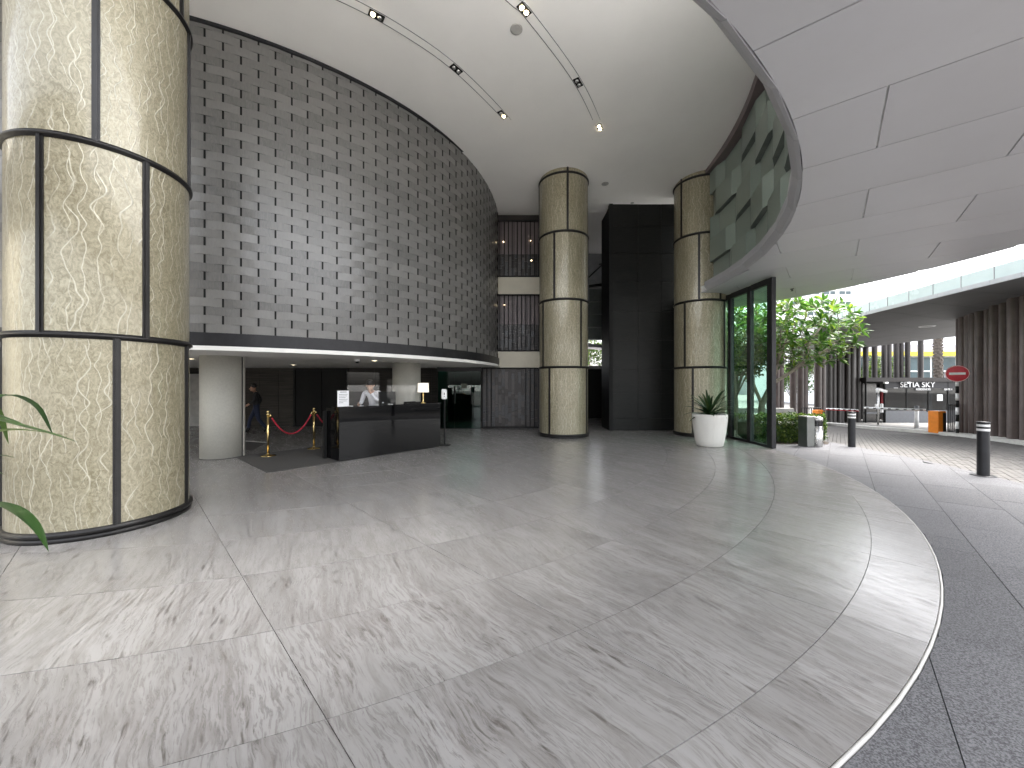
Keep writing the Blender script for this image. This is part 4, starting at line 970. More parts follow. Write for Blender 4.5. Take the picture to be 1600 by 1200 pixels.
def bollard(x, y, label):
    z = zr(y)+0.004; t = thing('bollard', label, 'bollard', (x,y,z), 0, 'black bollards along the pavement edge')
    MB().lathe([(0.0,0.0),(0.16,0.0),(0.16,0.006),(0.08,0.008)], (x,y,z), 28, caps=False).build('base_plate', M['charcoal'], t)
    MB().lathe([(0.077,0.004),(0.077,0.80)], (x,y,z), 28, caps=False).build('post', M['charcoal'], t)
    for a, b in ((0.79,0.83),(0.865,0.905)): MB().lathe([(0.0785,a),(0.0785,b)], (x,y,z), 28, caps=False).build('reflective_band', M['whitegloss'], t)
    MB().lathe([(0.077,0.80),(0.077,0.925),(0.08,0.93),(0.08,0.95),(0.0,0.955)], (x,y,z), 28, caps=False).build('cap', M['charcoal'], t)
bollard(8.32,6.78,'black bollard in front of the brown fin wall, nearest the camera'); bollard(8.74,9.88,'black bollard right of the steel litter bin')
# planted bed and hedge
rd = random.Random(5)
bed_ = struct(MB().prism([(6.7,10.35),(8.45,10.28),(8.75,10.6),(8.9,11.4),(9.6,15.2),(12.5,17.5),(12,22),(6.7,20)], -0.5, -0.008).build('planting_bed', M['soil']))
def hedge(poly_x0, x1, y0, y1, h, n, label, leafL=0.075):
    t = thing('hedge', label, 'hedge', ((poly_x0+x1)/2,(y0+y1)/2,0)); mats = []
    for _ in range(n):
        x = rd.uniform(poly_x0,x1); y = rd.uniform(y0,y1); z = rd.uniform(0.03,h)
        k = rd.random()
        if k < 0.42: y = y0+abs(rd.gauss(0,0.07))
        elif k < 0.8: z = h-abs(rd.gauss(0,0.05))
        else: x = x1-abs(rd.gauss(0,0.07))
        if x > x1-0.25: y += (x-(x1-0.25))*0.5
        z += 0.03*sin(9*x+3*y)+0.02*sin(23*x)
        mats.append(Matrix.Translation((x,y,max(0.02,z))) @ rot_rand(rd,0.7) @ Matrix.Scale(rd.uniform(0.7,1.3),4))
    scatter(small_leaf(leafL,leafL*0.5), mats).build('foliage', M['hedge'], t, 'stuff')
    tw = MB()
    for _ in range(60):
        x = rd.uniform(poly_x0+0.05,x1-0.1); y = rd.uniform(y0+0.05,y1-0.05); tw.tube([(x,y,-0.01),(x+rd.uniform(-.08,.08),y+rd.uniform(-.08,.05),h*0.8)], [0.008,0.004], 4)
    tw.build('twigs', M['bark'], t, 'stuff')
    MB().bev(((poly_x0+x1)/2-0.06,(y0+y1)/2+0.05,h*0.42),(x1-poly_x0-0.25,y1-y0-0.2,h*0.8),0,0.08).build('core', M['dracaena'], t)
hedge(6.62,8.62,10.42,11.5,0.70,7000,'clipped green hedge behind the litter bin')
# frangipani tree
ft = thing('frangipani_tree', 'spreading frangipani tree with bright green leaves beside the glazing', 'tree', (8.55,13.3,-0.1))
tips = []; limbs = MB(); rdt = random.Random(21)
def grow(p, d, L, r, depth):
    q = p + d*L; mid = (p+q)/2 + Vector((rdt.gauss(0,.05),rdt.gauss(0,.05),rdt.gauss(0,.03)))*L
    limbs.tube([p, mid, q], [r, r*0.88, r*0.76], 7)
    if depth == 0: tips.append((q, d)); return
    for i in range(3 if depth > 1 else rdt.choice((2,3))):
        a = rdt.uniform(0,2*pi); sp_ = rdt.uniform(0.45,0.85)
        nd = (d + (Vector((cos(a),sin(a)*0.9,0.35*sin(a*3)))*sp_) + Vector((0.05,0,0.10))).normalized()
        grow(q, nd, L*rdt.uniform(0.66,0.86), r*0.66, depth-1)
b0 = Vector((8.5,13.3,-0.12)); b1 = Vector((8.62,13.25,0.9)); b2_ = Vector((8.95,13.2,1.62))
MB().tube([b0, (b0+b1)/2+Vector((0.05,0,0)), b1, b2_], [0.14,0.115,0.10,0.085], 10).build('trunk', M['bark'], ft)
nodes = [(b1, 0.085), (b2_, 0.075)]
def limb(path, r0, r1):
    c = smooth_curve(path, 4); n = len(c)-1; rs = [r0+(r1-r0)*i/n for i in range(n+1)]; limbs.tube(c, rs, 7); nodes.extend(zip(c[1:], rs[1:]))
limb([b2_, Vector((9.5,13.15,1.98)), Vector((10.1,13.1,2.45)), Vector((10.7,13.1,2.75)), Vector((11.1,13.2,3.0))], 0.062, 0.028)
limb([b2_, Vector((9.2,13.3,2.3)), Vector((9.5,13.4,3.0)), Vector((9.9,13.4,3.6))], 0.058, 0.028)
limb([b1, Vector((8.4,13.4,1.7)), Vector((8.3,13.4,2.5)), Vector((8.4,13.5,3.4))], 0.06, 0.028)
limb([Vector((10.1,13.1,2.45)), Vector((10.3,13.3,3.0)), Vector((10.8,13.4,3.6))], 0.04, 0.022)
limb([Vector((9.2,13.3,2.3)), Vector((9.0,12.9,2.9)), Vector((8.9,12.7,3.5))], 0.04, 0.022)
cand = []
for _ in range(4000):
    v = Vector((rdt.uniform(-1,1),rdt.uniform(-1,1),rdt.uniform(-1,1)))
    if v.length > 1 or v.length < 0.35: continue
    p = Vector((9.95+2.1*v.x, 13.4+1.25*v.y, 3.45+1.30*v.z)) + Vector((0,0,-0.10*v.x*v.x))
    if p.x < 8.0: continue
    if p.x < 9.2 and p.z < 2.2: continue
    if all((p-q).length > 0.34 for q, _d in cand): cand.append((p, v))
    if len(cand) > 190: break
for (p, v) in sorted(cand, key=lambda c: (c[0]-b2_).length):
    n0, r0 = min(nodes, key=lambda n: (n[0]-p).length + (0.4 if n[0].z > p.z else 0)); r0 = min(r0*0.8, 0.03)
    d = (p-n0); mid = n0+d*0.5+Vector((rdt.gauss(0,.06),rdt.gauss(0,.06),-0.06*d.length)); q1 = n0+d*0.8+Vector((0,0,-0.02))
    c = [n0, mid, q1, p]; limbs.tube(c, [r0, max(0.012,r0*0.8), 0.012, 0.012], 6); nodes += [(mid, max(0.012,r0*0.85)), (p, 0.012)]
    tips.append((p, (d.normalized()+Vector((0,0,0.5))).normalized()))
limbs.build('limbs', M['bark'], ft)
lv = []
for q, d in tips:
    if q.z > 5.2: continue
    u = d.orthogonal().normalized()
    for k in range(rdt.randint(10,15)):
        ax = Matrix.Rotation(k*2.4+rdt.uniform(-.3,.3),3,d) @ u
        dr = (ax*rdt.uniform(0.7,1.1) + d*rdt.uniform(0.2,0.8) + Vector((0,0,-0.12))).normalized()
        z_ = dr.cross(Vector((0,0,1)).cross(dr)).normalized() if abs(dr.z) < 0.98 else Vector((1,0,0)); y_ = z_.cross(dr)
        m3 = Matrix((dr, y_, z_)).transposed() @ Matrix.Rotation(rdt.gauss(0,0.35),3,'X'); m = m3.to_4x4(); m.translation = q+d*rdt.uniform(-0.05,0.03)
        lv.append(m @ Matrix.Scale(rdt.uniform(0.7,1.2),4))
pieces(ft, 'leaf', 'foliage', lv, leaf_mesh(0.29,0.085), M['leaf'], 300, lambda m: m.translation.length + (0 if m.translation.x/m.translation.y > 0.675 else 20) + (0 if m.translation.z < 1.6+0.24*m.translation.y else 10))
def bush_tree(x, y, z0, h, r, n, label, name='tree', leafL=0.16, mat='treeleaf', seed=1, trunk=0.08, zs=0.8):
    rr = random.Random(seed); t = thing(name, label, 'tree', (x,y,z0)); mats = []; cz = z0+h-r*zs
    MB().tube([(x,y,z0-0.05),(x+0.05,y,z0+h*0.3),(x-0.03,y,z0+h*0.6),(x,y,z0+h*0.8)], [trunk,trunk*0.8,trunk*0.6,trunk*0.25], 8).build('trunk', M['bark'], t)
    lm = MB(); cl = []
    for k in range(16):
        th = rr.uniform(0,2*pi); ph = rr.uniform(-0.6,1.3); e = Vector((x+r*0.72*cos(th)*cos(ph), y+r*0.72*sin(th)*cos(ph), cz+r*zs*0.72*sin(ph))); cl.append(e)
        lm.tube([(x,y,z0+h*0.35), ((x+e.x)/2,(y+e.y)/2,(z0+h*0.4+e.z)/2+0.1*r), e], [trunk*0.4,trunk*0.25,trunk*0.1], 5)
    lm.build('limbs', M['bark'], t)
    for _ in range(n):
        c = rr.choice(cl); v = Vector((rr.gauss(0,1),rr.gauss(0,1),rr.gauss(0,1))).normalized()*r*0.42*rr.random()**0.45
        mats.append(Matrix.Translation(c+v) @ rot_rand(rr,0.6) @ Matrix.Scale(rr.uniform(0.7,1.3),4))
    scatter(small_leaf(leafL,leafL*0.45), mats).build('crown', M[mat], t, 'stuff')
bush_tree(9.5,16.4,-0.45,5.2,2.1,6500,'dense leafy tree seen through the green glazing',seed=3, mat='leaf', leafL=0.2)
bush_tree(7.9,13.6,-0.2,3.6,1.1,3400,'leafy shrub close behind the entrance glazing','shrub',seed=7, mat='hedge', leafL=0.15)
bush_tree(5.3,26.0,-0.9,5.6,2.6,4000,'tree glimpsed through the slot beyond the middle column',seed=8, leafL=0.25)
bush_tree(21.5,29.5,-0.95,4.0,1.5,2500,'green tree behind the left brown fins',seed=12, leafL=0.22, mat='leaf')
bush_tree(42,44,-0.95,5.5,2.2,3000,'distant green tree seen between the dark fins',seed=15, leafL=0.3)
bush_tree(33,41,-0.95,6.0,2.0,3000,'distant green tree behind the white flagpoles',seed=16, leafL=0.3)
bench = thing('low_wall', 'low concrete ledge behind the hedge in front of brown fins', 'low wall', (9.8,14.3,-0.3))
MB().bev((9.35,14.3,0.62),(2.1,0.3,0.16),0,0.01).build('ledge', M['concrete'], bench); MB().bev((10.25,14.3,0.16),(0.3,0.29,0.76),0,0.01).build('pier', M['concrete'], bench); MB().bev((8.5,14.3,0.16),(0.3,0.29,0.76),0,0.01).build('pier', M['concrete'], bench)

# ------------------------------------------------------------------ bridge deck over the gate
front = smooth_curve([(11.6,4.5,0),(12.0,6.6,0),(12.4,9.29,0),(12.92,12.2,0),(13.5,15.1,0),(14.6,18.2,0),(16.8,21.6,0),(20.0,26.0,0),(24.5,31,0)], 4)
back = smooth_curve([(25,2,0),(24.6,8,0),(24.3,14,0),(24.3,20.8,0),(24.8,25,0),(25.6,29,0),(26.2,31.5,0)], 5)
bd = thing('bridge_deck', 'curved grey bridge deck with frosted glass parapet above the gate', 'bridge', (13.5,15.1,4.2)); BZ = 4.2
nF = len(front)-1
def bpt(i, t):
    f = front[i]; k = i/nF*(len(back)-1); j = min(int(k), len(back)-2); b = back[j].lerp(back[j+1], k-j); return f.lerp(b, t)
poly = [(p.x,p.y) for p in front]+[(p.x,p.y) for p in back[::-1]]
MB().prism(poly, BZ+0.03, BZ+0.10).build('deck', M['grey'], bd)
for i in range(0, nF, 2):
    for k in range(5):
        a, b = bpt(i, k/5+0.001), bpt(i, (k+1)/5-0.001); i2 = min(i+2, nF); c, d = bpt(i2, (k+1)/5-0.001), bpt(i2, k/5+0.001); m_ = bpt(min(i+1,nF), k/5+0.001); n_ = bpt(min(i+1,nF),(k+1)/5-0.001)
        ey = (d-a).normalized()*0.012
        MB().prism([(a+ey).to_2d(), b.to_2d()+ey.to_2d(), n_.to_2d(), (c-ey).to_2d(), (d-ey).to_2d(), m_.to_2d()], BZ, BZ+0.028).build('soffit_panel', M['soffit2'], bd)
for i in range(nF):
    a, b = front[i], front[i+1]; tg = (b-a).normalized(); nrm = Vector((tg.y,-tg.x,0))*-1; rz = atan2(tg.y,tg.x); L = (b-a).length
    c = (a+b)/2
    MB().box((c.x+nrm.x*0.03,c.y+nrm.y*0.03,BZ+0.05),(L*0.99,0.06,0.12),rz).build('fascia', M['fascia'], bd)
L0 = 0; seg = []
acc = [0]
for i in range(nF): acc.append(acc[-1]+(front[i+1]-front[i]).length)
def at_len(s):
    for i in range(nF):
        if acc[i+1] >= s: return front[i].lerp(front[i+1], (s-acc[i])/(acc[i+1]-acc[i]))
    return front[-1]
s = 0.25
while s+0.88 < acc[-1]:
    a, b = at_len(s), at_len(s+0.88); c = (a+b)/2; tg = (b-a).normalized(); rz = atan2(tg.y,tg.x); L = (b-a).length
    MB().box((c.x,c.y,BZ+0.285),(L-0.02,0.02,0.34),rz).build('glass_panel', M['frost'], bd)
    MB().box((a.x,a.y,BZ+0.285),(0.016,0.04,0.35),rz).build('post', M['fargrey'], bd); s += 0.88
bl = thing('ring_light', 'round recessed light in the bridge underside', 'light', (18.5,18.3,BZ))
MB().lathe([(0.20,-0.01),(0.26,-0.02),(0.28,0.0)], (18.7,17.3,BZ-0.001), 28, caps=False).build('rim', M['farwhite'], bl); MB().lathe([(0.2,-0.008),(0,-0.008)], (18.7,17.3,BZ-0.001), 28, caps=False).build('lens', M['grey'], bl)

# fin screens
def fin_mesh(x, y, rz, w, d, z0, z1):
    b = MB(); n = 10; c, s_ = cos(rz), sin(rz); prof = [(w/2*cos(2*pi*k/n+0.3), d/2*sin(2*pi*k/n+0.3)) for k in range(n)]
    prof = [(math.copysign(abs(u/(w/2))**0.7, u)*w/2, math.copysign(abs(v/(d/2))**0.8, v)*d/2) for u, v in prof]
    pts = [(x+u*c-v*s_, y+u*s_+v*c) for u, v in prof]
    vs = [(p[0],p[1],z) for z in (z0,z1) for p in pts]
    return b.add(vs, [(k,(k+1)%n,n+(k+1)%n,n+k) for k in range(n)], 0, True).add([(*p,z0) for p in pts]+[(*p,z1) for p in pts], [tuple(range(n-1,-1,-1)), tuple(range(n,2*n))])
def fin_screen(label, A, B, n, w, mat, ztop, gapf=None, zbot=None, seed=0, d=0.28):
    A, B = Vector(A), Vector(B); t = thing('fin_screen', label, 'screen wall', (*((A+B)/2),zr((A+B).y/2)), 0, 'screens of vertical brown fins'); rr = random.Random(seed); rz = atan2((B-A).y,(B-A).x)
    for i in range(n):
        f = (i+0.5)/n
        if gapf and gapf(f, i): continue
        p = A.lerp(B, f); ww_ = w*rr.uniform(0.8,1.12); off = rr.uniform(-0.09,0.09)
        nn_ = Vector((-sin(rz),cos(rz)))*off
        fin_mesh(p.x+nn_.x, p.y+nn_.y, rz+rr.uniform(-.12,.12), ww_, d, (zr(p.y)-0.03 if zbot is None else zbot), ztop).build('fin', mat, t)
    for z in (1.0, 3.2):
        q = (A+B)/2+Vector((-sin(rz),cos(rz)))*0.2; 
        if False: MB().box((q.x,q.y,z),((B-A).length,0.05,0.08),rz).build('rail', mat, t)
fin_screen('nearest brown fin screen at the right edge behind the bollard', (13.9,9.6), (18.0,15.4), 16, 0.40, M['fin'], BZ-0.002, seed=2)
fin_screen('brown fin screen behind the frangipani tree', (14.2,21.5), (18.3,22.4), 10, 0.38, M['fin'], BZ-0.002, lambda f, i: i in (3,7), seed=4)
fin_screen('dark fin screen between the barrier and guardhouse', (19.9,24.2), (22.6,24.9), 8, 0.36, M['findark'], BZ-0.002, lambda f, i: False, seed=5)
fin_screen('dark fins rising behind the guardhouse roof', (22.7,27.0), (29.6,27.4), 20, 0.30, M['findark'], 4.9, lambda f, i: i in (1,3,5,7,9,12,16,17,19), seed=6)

# kerbs and apron
def kerb(pts, w, h, label):
    c = smooth_curve([(x,y,0) for x,y in pts], 4); t = thing('kerb', label, 'kerb', (c[0].x,c[0].y,zr(c[0].y)))
    for i in range(len(c)-1):
        a, b = c[i], c[i+1]; tg = (b-a).normalized(); n_ = Vector((-tg.y,tg.x,0)); z0 = min(zr(a.y),zr(b.y))
        p = [a+tg*0.004, b-tg*0.004, b-tg*0.004+n_*w, a+tg*0.004+n_*w]
        m = MB().prism([(q.x,q.y) for q in p][::-1], -0.2, h); m.v = [(x,y,z+zr(y)) for x,y,z in m.v]; m.build('kerb_stone', M['kerb'], t)
kerb([(12.6,7.2),(13.9,10.0),(15.2,12.2),(16.3,14.4),(16.9,16.5),(17.4,19.5),(18.6,23.0)], -0.45, 0.10, 'pale concrete kerb along the far side of the driveway')
struct(sheet(18.2, 40, [10, 14, 19, 24, 26, 40], lambda y: zr(y)+0.004).build('apron', M['apron']))

# barriers
def barrier(x, y, rz, arm_to, armmat, label, seed):
    z = zr(y); t = thing('barrier', label, 'barrier', (x,y,z), 0, 'orange gate barriers')
    MB().bev((x,y,z+0.02),(0.46,0.44,0.05),rz,0.01).build('plinth', M['kerb'], t)
    cab = MB().bev((x,y,z+0.47),(0.36,0.34,0.86),rz,0.015).build('cabinet', M['orange'], t)
    c, s_ = cos(rz), sin(rz)
    MB().box((x+0.10*c+0.172*s_,y+0.10*s_-0.172*c,z+0.46),(0.15,0.006,0.74),rz).build('dark_panel', M['charcoal'], cab)
    A = Vector((x,y,z+0.72)); B = Vector(arm_to); d = (B-A).normalized(); rza = atan2(d.y,d.x); L = (B-A).length
    MB().tube([A, A+d*0.35+Vector((0,0,0.18))], 0.025, 8).build('hinge_arm', M['grey'], t)
    A2 = A+d*0.3+Vector((0,0,0.16)); n = max(6, int(L/0.25))
    B2 = Vector((B.x,B.y,A2.z))
    arm = MB().tube([A2, B2], 0.045, 8).build('boom', M['whitegloss'], t)
    for k in range(n):
        p = A2.lerp(B2, (k+0.5)/n); sgn = Vector((-d.y,d.x,0)) if Vector((-d.y,d.x,0)).dot(-p) > 0 else Vector((d.y,-d.x,0)); q = p+sgn*0.043
        MB().box(tuple(q),(0.085,0.016,0.04),rza).build('lamp_spot', M['blackmatt'], arm)
        if armmat: MB().box(tuple(p-Vector((0,0,0.032))+sgn*0.03),(L/n*0.98,0.035,0.03),rza).build('red_stripe', M['red'], arm)
barrier(16.6,15.0,0.12,(15.36,16.75,0.6),False,'orange barrier with white boom beside the no entry sign',1)
barrier(14.45,18.1,0.12,(15.28,16.95,0.6),True,'orange barrier with red and white boom behind the bin',2)
# no entry sign
sx, sy = 16.35, 14.1; sz = zr(sy); sg = thing('no_entry_sign', 'red round no entry sign on a black and white pole', 'sign', (sx,sy,sz))
for k in range(9): MB().lathe([(0.045,0.26*k),(0.045,0.26*(k+1))], (sx,sy,sz), 14).build('pole_band', M['whitegloss' if k % 2 else 'blackmatt'], sg)
fa = atan2(-sy,-sx); RM = Matrix.Translation((sx,sy,sz+2.28)) @ Matrix.Rotation(fa+pi/2,4,'Z') @ Matrix.Rotation(pi/2,4,'X')
def disc(prof, mat, name):
    b = MB().lathe(prof, (0,0,0), 40, caps=False); b.v = [tuple(RM @ Vector(p)) for p in b.v]; return b.build(name, mat, sg)
disc([(0.0,-0.01),(0.30,-0.01),(0.30,0.062),(0.295,0.064),(0.0,0.064)], M['red'], 'disc'); disc([(0.291,0.066),(0.279,0.066)], M['whitegloss'], 'rim')
b = MB().box((0,0,0.068),(0.40,0.085,0.006)); b.v = [tuple(RM @ Vector(p)) for p in b.v]; b.build('bar', M['whitegloss'], sg)
# railings
def railing(A, B, n, h, label):
    A, B = Vector(A), Vector(B); t = thing('railing', label, 'railing', (*A,zr(A.y)), 0, 'black metal railings at the gate')
    for i in range(n):
        p = A.lerp(B, i/(n-1)); z = zr(p.y); MB().box((p.x,p.y,z+h/2),(0.03,0.03,h)).build('bar', M['charcoal'], t)
    for hh in (0.1, h-0.02): MB().tube([(A.x,A.y,zr(A.y)+hh),(B.x,B.y,zr(B.y)+hh)], 0.02, 6).build('rail', M['charcoal'], t)
railing((16.75,14.75),(17.5,15.0),7,1.15,'black railing below the no entry sign'); railing((15.4,20.4),(16.8,20.9),9,1.0,'black railing behind the left orange barrier')
# camera poles
def cam_pole(x, y, h, label, rz=0.0):
    z = zr(y); t = thing('camera_pole', label, 'camera', (x,y,z), 0, 'security cameras at the gate')
    MB().tube([(x,y,z-0.02),(x,y,z+h)], 0.045, 10).build('pole', M['steel'], t); MB().box((x-0.12,y-0.05,z+h*0.60),(0.14,0.08,0.16)).build('junction_box', M['whitegloss'], t); MB().bev((x+0.15,y-0.05,z+h*0.52),(0.13,0.12,0.5),0,0.02).build('intercom', M['whitegloss'], t)
    RR = Matrix.Rotation(rz,3,'Z') @ Matrix.Rotation(0.3,3,'Y'); MB().box((x+0.18,y-0.02,z+h+0.10),(0.5,0.16,0.13),mat=RR).build('camera_body', M['whitegloss'], t); MB().box((x-0.02,y,z+h+0.05),(0.10,0.1,0.14)).build('mount', M['whitegloss'], t)
cam_pole(20.4,21.4,1.85,'white security camera on a pole in front of the guardhouse')
wp = thing('short_post', 'short white post between the orange barrier and guardhouse', 'post', (19.6,18.6,zr(18.6)))
MB().lathe([(0.0,0.0),(0.08,0.0),(0.075,0.95),(0.0,0.97)], (19.6,18.6,zr(18.6)), 14, caps=False).build('shaft', M['whitegloss'], wp); MB().lathe([(0.085,0.95),(0.085,1.08),(0.0,1.1)], (19.6,18.6,zr(18.6)), 14, caps=False).build('cap', M['grey'], wp)

# ------------------------------------------------------------------ guardhouse
GHY, GX, GXE, gz = 24.5, 22.6, 28.4, zr(24.5)
gh = thing('guardhouse', 'dark glass guardhouse with white lettering under the bridge', 'guardhouse', (25.4,24.5,gz))
MB().b2(GX+1.25,GXE,GHY,GHY+0.15,gz,gz+0.78).build('base_wall', M['grey'], gh)
MB().b2(GX-0.1,GXE+0.1,GHY-0.12,GHY+2.4,gz+2.62,gz+2.88).build('roof', M['findark'], gh)
for x0, x1 in ((GX+1.25,GX+2.6),(GX+2.62,GX+4.0),(GX+4.02,GX+5.25)): MB().b2(x0,x1,GHY+0.05,GHY+0.07,gz+0.78,gz+2.20).build('window_pane', M['darkglass'], gh)
MB().b2(GX+1.25,GXE,GHY+0.03,GHY+0.09,gz+2.2,gz+2.62).build('sign_band', M['charcoal'], gh)
MB().b2(GXE-0.55,GXE,GHY+0.04,GHY+0.1,gz+0.78,gz+2.2).build('side_glass', M['darkglass'], gh)
for x in (GX, GX+1.2, GX+2.59, GX+3.99, GXE-0.57): MB().b2(x,x+0.05,GHY+0.02,GHY+0.12,gz,gz+2.62).build('mullion', M['blackmatt'], gh)
MB().b2(GX+0.1,GX+1.15,GHY+0.3,GHY+0.35,gz,gz+2.5).build('door', M['black'], gh); MB().b2(GX+0.2,GX+1.15,GHY+0.2,GHY+0.28,gz+0.55,gz+0.66).build('door_rail', M['grey'], gh)
MB().b2(GX,GXE,GHY+2.2,GHY+2.3,gz,gz+2.62).build('rear_wall', M['findark'], gh); MB().b2(GX+1.4,GXE-0.4,GHY+0.3,GHY+0.9,gz+0.7,gz+0.75).build('desk', M['grey'], gh)
MB().b2(GX+3.0,GX+3.7,GHY+2.12,GHY+2.19,gz+1.0,gz+2.0).build('red_cabinet', M['red'], gh)
MB().b2(GX+4.55,GX+4.9,GHY+0.02,GHY+0.035,gz+1.4,gz+1.8).build('notice', M['paper'], gh)
def text(body, size, loc, rz, mat, parent, name, ext=0.01, sx=1.0):
    cu = bpy.data.curves.new('t','FONT'); cu.body = body; cu.size = size; cu.extrude = ext; o = bpy.data.objects.new('t', cu); COL.objects.link(o)
    dg = bpy.context.evaluated_depsgraph_get(); me = bpy.data.meshes.new_from_object(o.evaluated_get(dg)); bpy.data.objects.remove(o)
    me.transform(Matrix.Translation(loc) @ Matrix.Rotation(rz,4,'Z') @ Matrix.Rotation(pi/2,4,'X') @ Matrix.Diagonal((sx,1,1,1))); me.materials.clear(); me.materials.append(mat)
    return link(name, me, parent, True)
text('_ SETIA SKY', 0.47, (24.35,GHY-0.02,gz+2.27), 0, M['whitegloss'], gh, 'lettering', 0.012, 1.06)
text('RESIDENCES', 0.17, (25.75,GHY-0.02,gz+2.08), 0, M['whitegloss'], gh, 'lettering', 0.01, 1.0); text('GATE 1', 0.16, (27.55,GHY-0.02,gz+2.08), 0, M['whitegloss'], gh, 'lettering', 0.01)
for x in (23.6, 25.0): MB().box((x,GHY-0.25,gz+2.55),(0.3,0.12,0.1),0.3).build('roof_camera', M['whitegloss'], gh)

spk = thing('sprinkler_head', 'small black sprinkler head under the canopy above the frangipani tree', 'sprinkler', (7.95,10.9,SZ))
MB().lathe([(0.05,-0.001),(0.05,-0.008),(0.02,-0.012)], (7.95,10.9,SZ), 16, caps=False).build('escutcheon', M['blackmatt'], spk); MB().lathe([(0.014,-0.008),(0.014,-0.05),(0.035,-0.055),(0.035,-0.06),(0.0,-0.062)], (7.95,10.9,SZ), 14, caps=False).build('nozzle', M['blackmatt'], spk)
# ------------------------------------------------------------------ beyond the gate
pm = thing('palm_tree', 'rough palm trunk behind the no entry sign', 'palm', (31.3,28.2,-0.95)); tr_ = MB(); rp = random.Random(3)
tr_.tube([(31.3,28.2,-1.0),(31.35,28.2,2),(31.25,28.2,5.5),(31.2,28.2,7.5)], [0.26,0.22,0.21,0.2], 14); 
for k in range(260):
    a = k*2.4; z = -0.8+8.1*k/260; tr_.box((31.28+0.23*cos(a),28.2+0.23*sin(a),z),(0.09,0.12,0.10),a,0)
tr_.build('trunk', M['palmbark'], pm)
for k in range(14):
    me = strap_leaf(2.6, 0.5, 1.7, 8, 0.3, 0.9).mesh('frond'); me.materials.append(M['treeleaf']); link('frond', me, pm, True, None, Matrix.Translation((31.2,28.2,7.4)) @ Matrix.Rotation(k*2.4,4,'Z'))
sh = thing('shop_building', 'white shop building with yellow fascia behind the palm', 'building', (50,46,-0.95)); z0 = -0.95
MB().b2(38,66,46,60,z0,8.6).build('wall', M['farwhite'], sh); MB().b2(37.9,66.1,45.8,46,5.45,6.3).build('panel_band', M['farlilac'], sh); MB().b2(37.9,66.1,45.5,46,4.95,5.44).build('fascia', M['yellow'], sh)
for k in range(9):
    x0 = 38.3+3.0*k; f = MB().b2(x0,x0+2.7,45.9,45.98,z0+0.2,4.8).build('window', M['farglass'], sh); MB().b2(x0,x0+2.7,45.8,45.89,3.05,3.2).build('transom', M['farwhite'], f); MB().b2(x0+1.3,x0+1.4,45.8,45.88,z0+0.2,3.04).build('mullion', M['fargrey'], f)
text('aya Gro', 1.5, (46.4,45.95,6.95), 0, M['fargrey'], sh, 'lettering', 0.03)
wg = thing('grey_building', 'low grey building behind the red car', 'building', (76,92,-1.1)); MB().b2(56,92,92,104,-1.1,3.3).build('wall', M['fargrey'], wg)
for k in range(11): MB().b2(57+3.2*k,59.2+3.2*k,91.9,91.99,-0.4,1.4).build('window', M['farglass'], wg)
MB().b2(55.8,92.2,91.7,104,3.3,3.6).build('roof', M['farwhite'], wg)
tw = thing('apartment_tower', 'pale apartment tower far away above the bridge parapet', 'building', (98,122,-1.2)); MB().b2(88,108.4,122,138,-1.2,60).build('wall', M['farwhite'], tw)
for f in range(14):
    z = 12+3.3*f
    MB().b2(87.6,108.9,120.8,122,z,z+0.35).build('balcony_slab', M['farwhite'], tw)
    for k in range(4): 
        w_ = MB().b2(89+5*k,92.6+5*k,121.9,121.99,z+0.6,z+2.6).build('window', M['farglass'], tw); MB().b2(90.7+5*k,90.9+5*k,121.8,121.89,z+0.6,z+2.6).build('frame', M['farwhite'], w_)
    MB().b2(87.8,108.7,120.8,120.9,z+0.4,z+1.3).build('railing', M['farlilac'], tw)
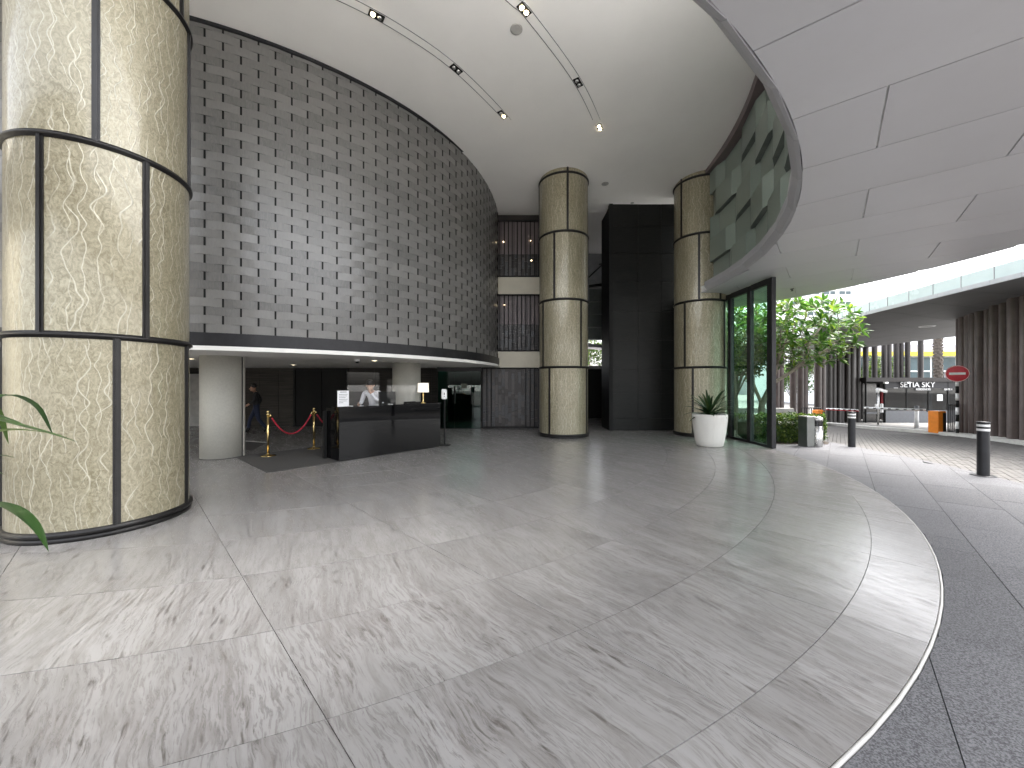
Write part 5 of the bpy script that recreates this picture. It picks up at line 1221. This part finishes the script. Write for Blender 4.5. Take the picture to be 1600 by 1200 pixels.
def car(loc, rz, paint, label):
    t = thing('parked_car', label, 'car', loc, rz, 'cars parked beyond the gate'); m = XF[t.name]
    sec = [(-2.1,0.55,0.80,0.86,0.70),(-1.9,0.30,0.88,0.92,0.84),(-1.3,0.22,0.95,0.95,0.88),(1.2,0.22,0.98,0.95,0.88),(1.9,0.28,0.92,0.90,0.82),(2.15,0.45,0.78,0.78,0.68)]
    b = MB(); 
    for x, zl, zh, w0, w1 in [(s_[0],s_[1],s_[2],s_[3]*0.95,s_[4]*0.98) for s_ in sec]: b.v += [(x,-w0,zl),(x,-w0-0.02,(zl+zh)/2),(x,-w1,zh),(x,w1,zh),(x,w0+0.02,(zl+zh)/2),(x,w0,zl)]
    for i in range(5):
        for j in range(6): b.f.append([6*i+j,6*i+(j+1)%6,6*i+6+(j+1)%6,6*i+6+j][::-1]); b.m.append(0); b.sm.append(True)
    b.f += [[5-j for j in range(6)][::-1],[30+j for j in range(6)][::-1]]; b.m += [0,0]; b.sm += [False]*2
    b.v = [tuple(m @ Vector(p)) for p in b.v]; body = b.build('body', M[paint], t)
    def cabin(w, dz, x0, x1, x2, x3, name, mat, zlo=0.93):
        c = MB().add([(x0,-w,zlo),(x3,-w,zlo),(x2,-w+0.16,1.42+dz),(x1,-w+0.16,1.42+dz),(x0,w,zlo),(x3,w,zlo),(x2,w-0.16,1.42+dz),(x1,w-0.16,1.42+dz)], [(0,1,2,3),(5,4,7,6),(4,0,3,7),(1,5,6,2),(3,2,6,7)]); c.v = [tuple(m @ Vector(p)) for p in c.v]; c.build(name, mat, t)
    cabin(0.80,0.0,-1.75,-1.05,0.35,1.15,'windows',M['farglass'])
    r_ = MB().add([(-1.12,-0.66,1.415),(0.42,-0.66,1.415),(0.42,0.66,1.415),(-1.12,0.66,1.415),(-1.0,-0.6,1.47),(0.3,-0.6,1.47),(0.3,0.6,1.47),(-1.0,0.6,1.47)],[(4,5,6,7),(0,1,5,4),(1,2,6,5),(2,3,7,6),(3,0,4,7)]); r_.v = [tuple(m @ Vector(p)) for p in r_.v]; r_.build('roof', M[paint], t)
    for x in (-1.3,1.35):
        for y in (-0.84,0.84):
            w_ = MB(); vs = [(x+0.33*cos(a*pi/9), y+s_*0.1, 0.33+0.33*sin(a*pi/9)) for s_ in (-1,1) for a in range(18)]; w_.add([m @ Vector(p) for p in vs], [(k,(k+1)%18,18+(k+1)%18,18+k) for k in range(18)]+[tuple(range(17,-1,-1)),tuple(range(18,36))]); wo = w_.build('wheel', M['tyre'], t)
            h_ = MB(); yy = y+(0.106 if y > 0 else -0.106); vs = [(x+0.2*cos(a*pi/6), yy, 0.33+0.2*sin(a*pi/6)) for a in range(12)]; h_.add([m @ Vector(p) for p in vs], [tuple(range(12))]); h_.build('rim', M['steel'], wo)
    for y in (-0.6,0.6):
        hl = MB().box((2.1,y,0.68),(0.1,0.28,0.12)); hl.v = [tuple(m @ Vector(p)) for p in hl.v]; hl.build('headlight', M['whitegloss'], t)
car((62.5,75,-0.98), 3.6, 'carred', 'red car parked beyond the gate left of the dark fins'); car((57.5,74,-0.98), 2.9, 'carblack', 'black car parked beside the red car beyond the gate')
fp = thing('flag_pole', 'tall white pole behind the frangipani tree', 'pole', (20.9,27.5,-0.95)); MB().tube([(20.9,27.5,-1),(20.9,27.5,4.1)], [0.07,0.05], 10).build('shaft', M['whitegloss'], fp); MB().lathe([(0.16,0.0),(0.16,0.04),(0.08,0.06)], (20.9,27.5,-0.95), 14, caps=False).build('base', M['whitegloss'], fp)
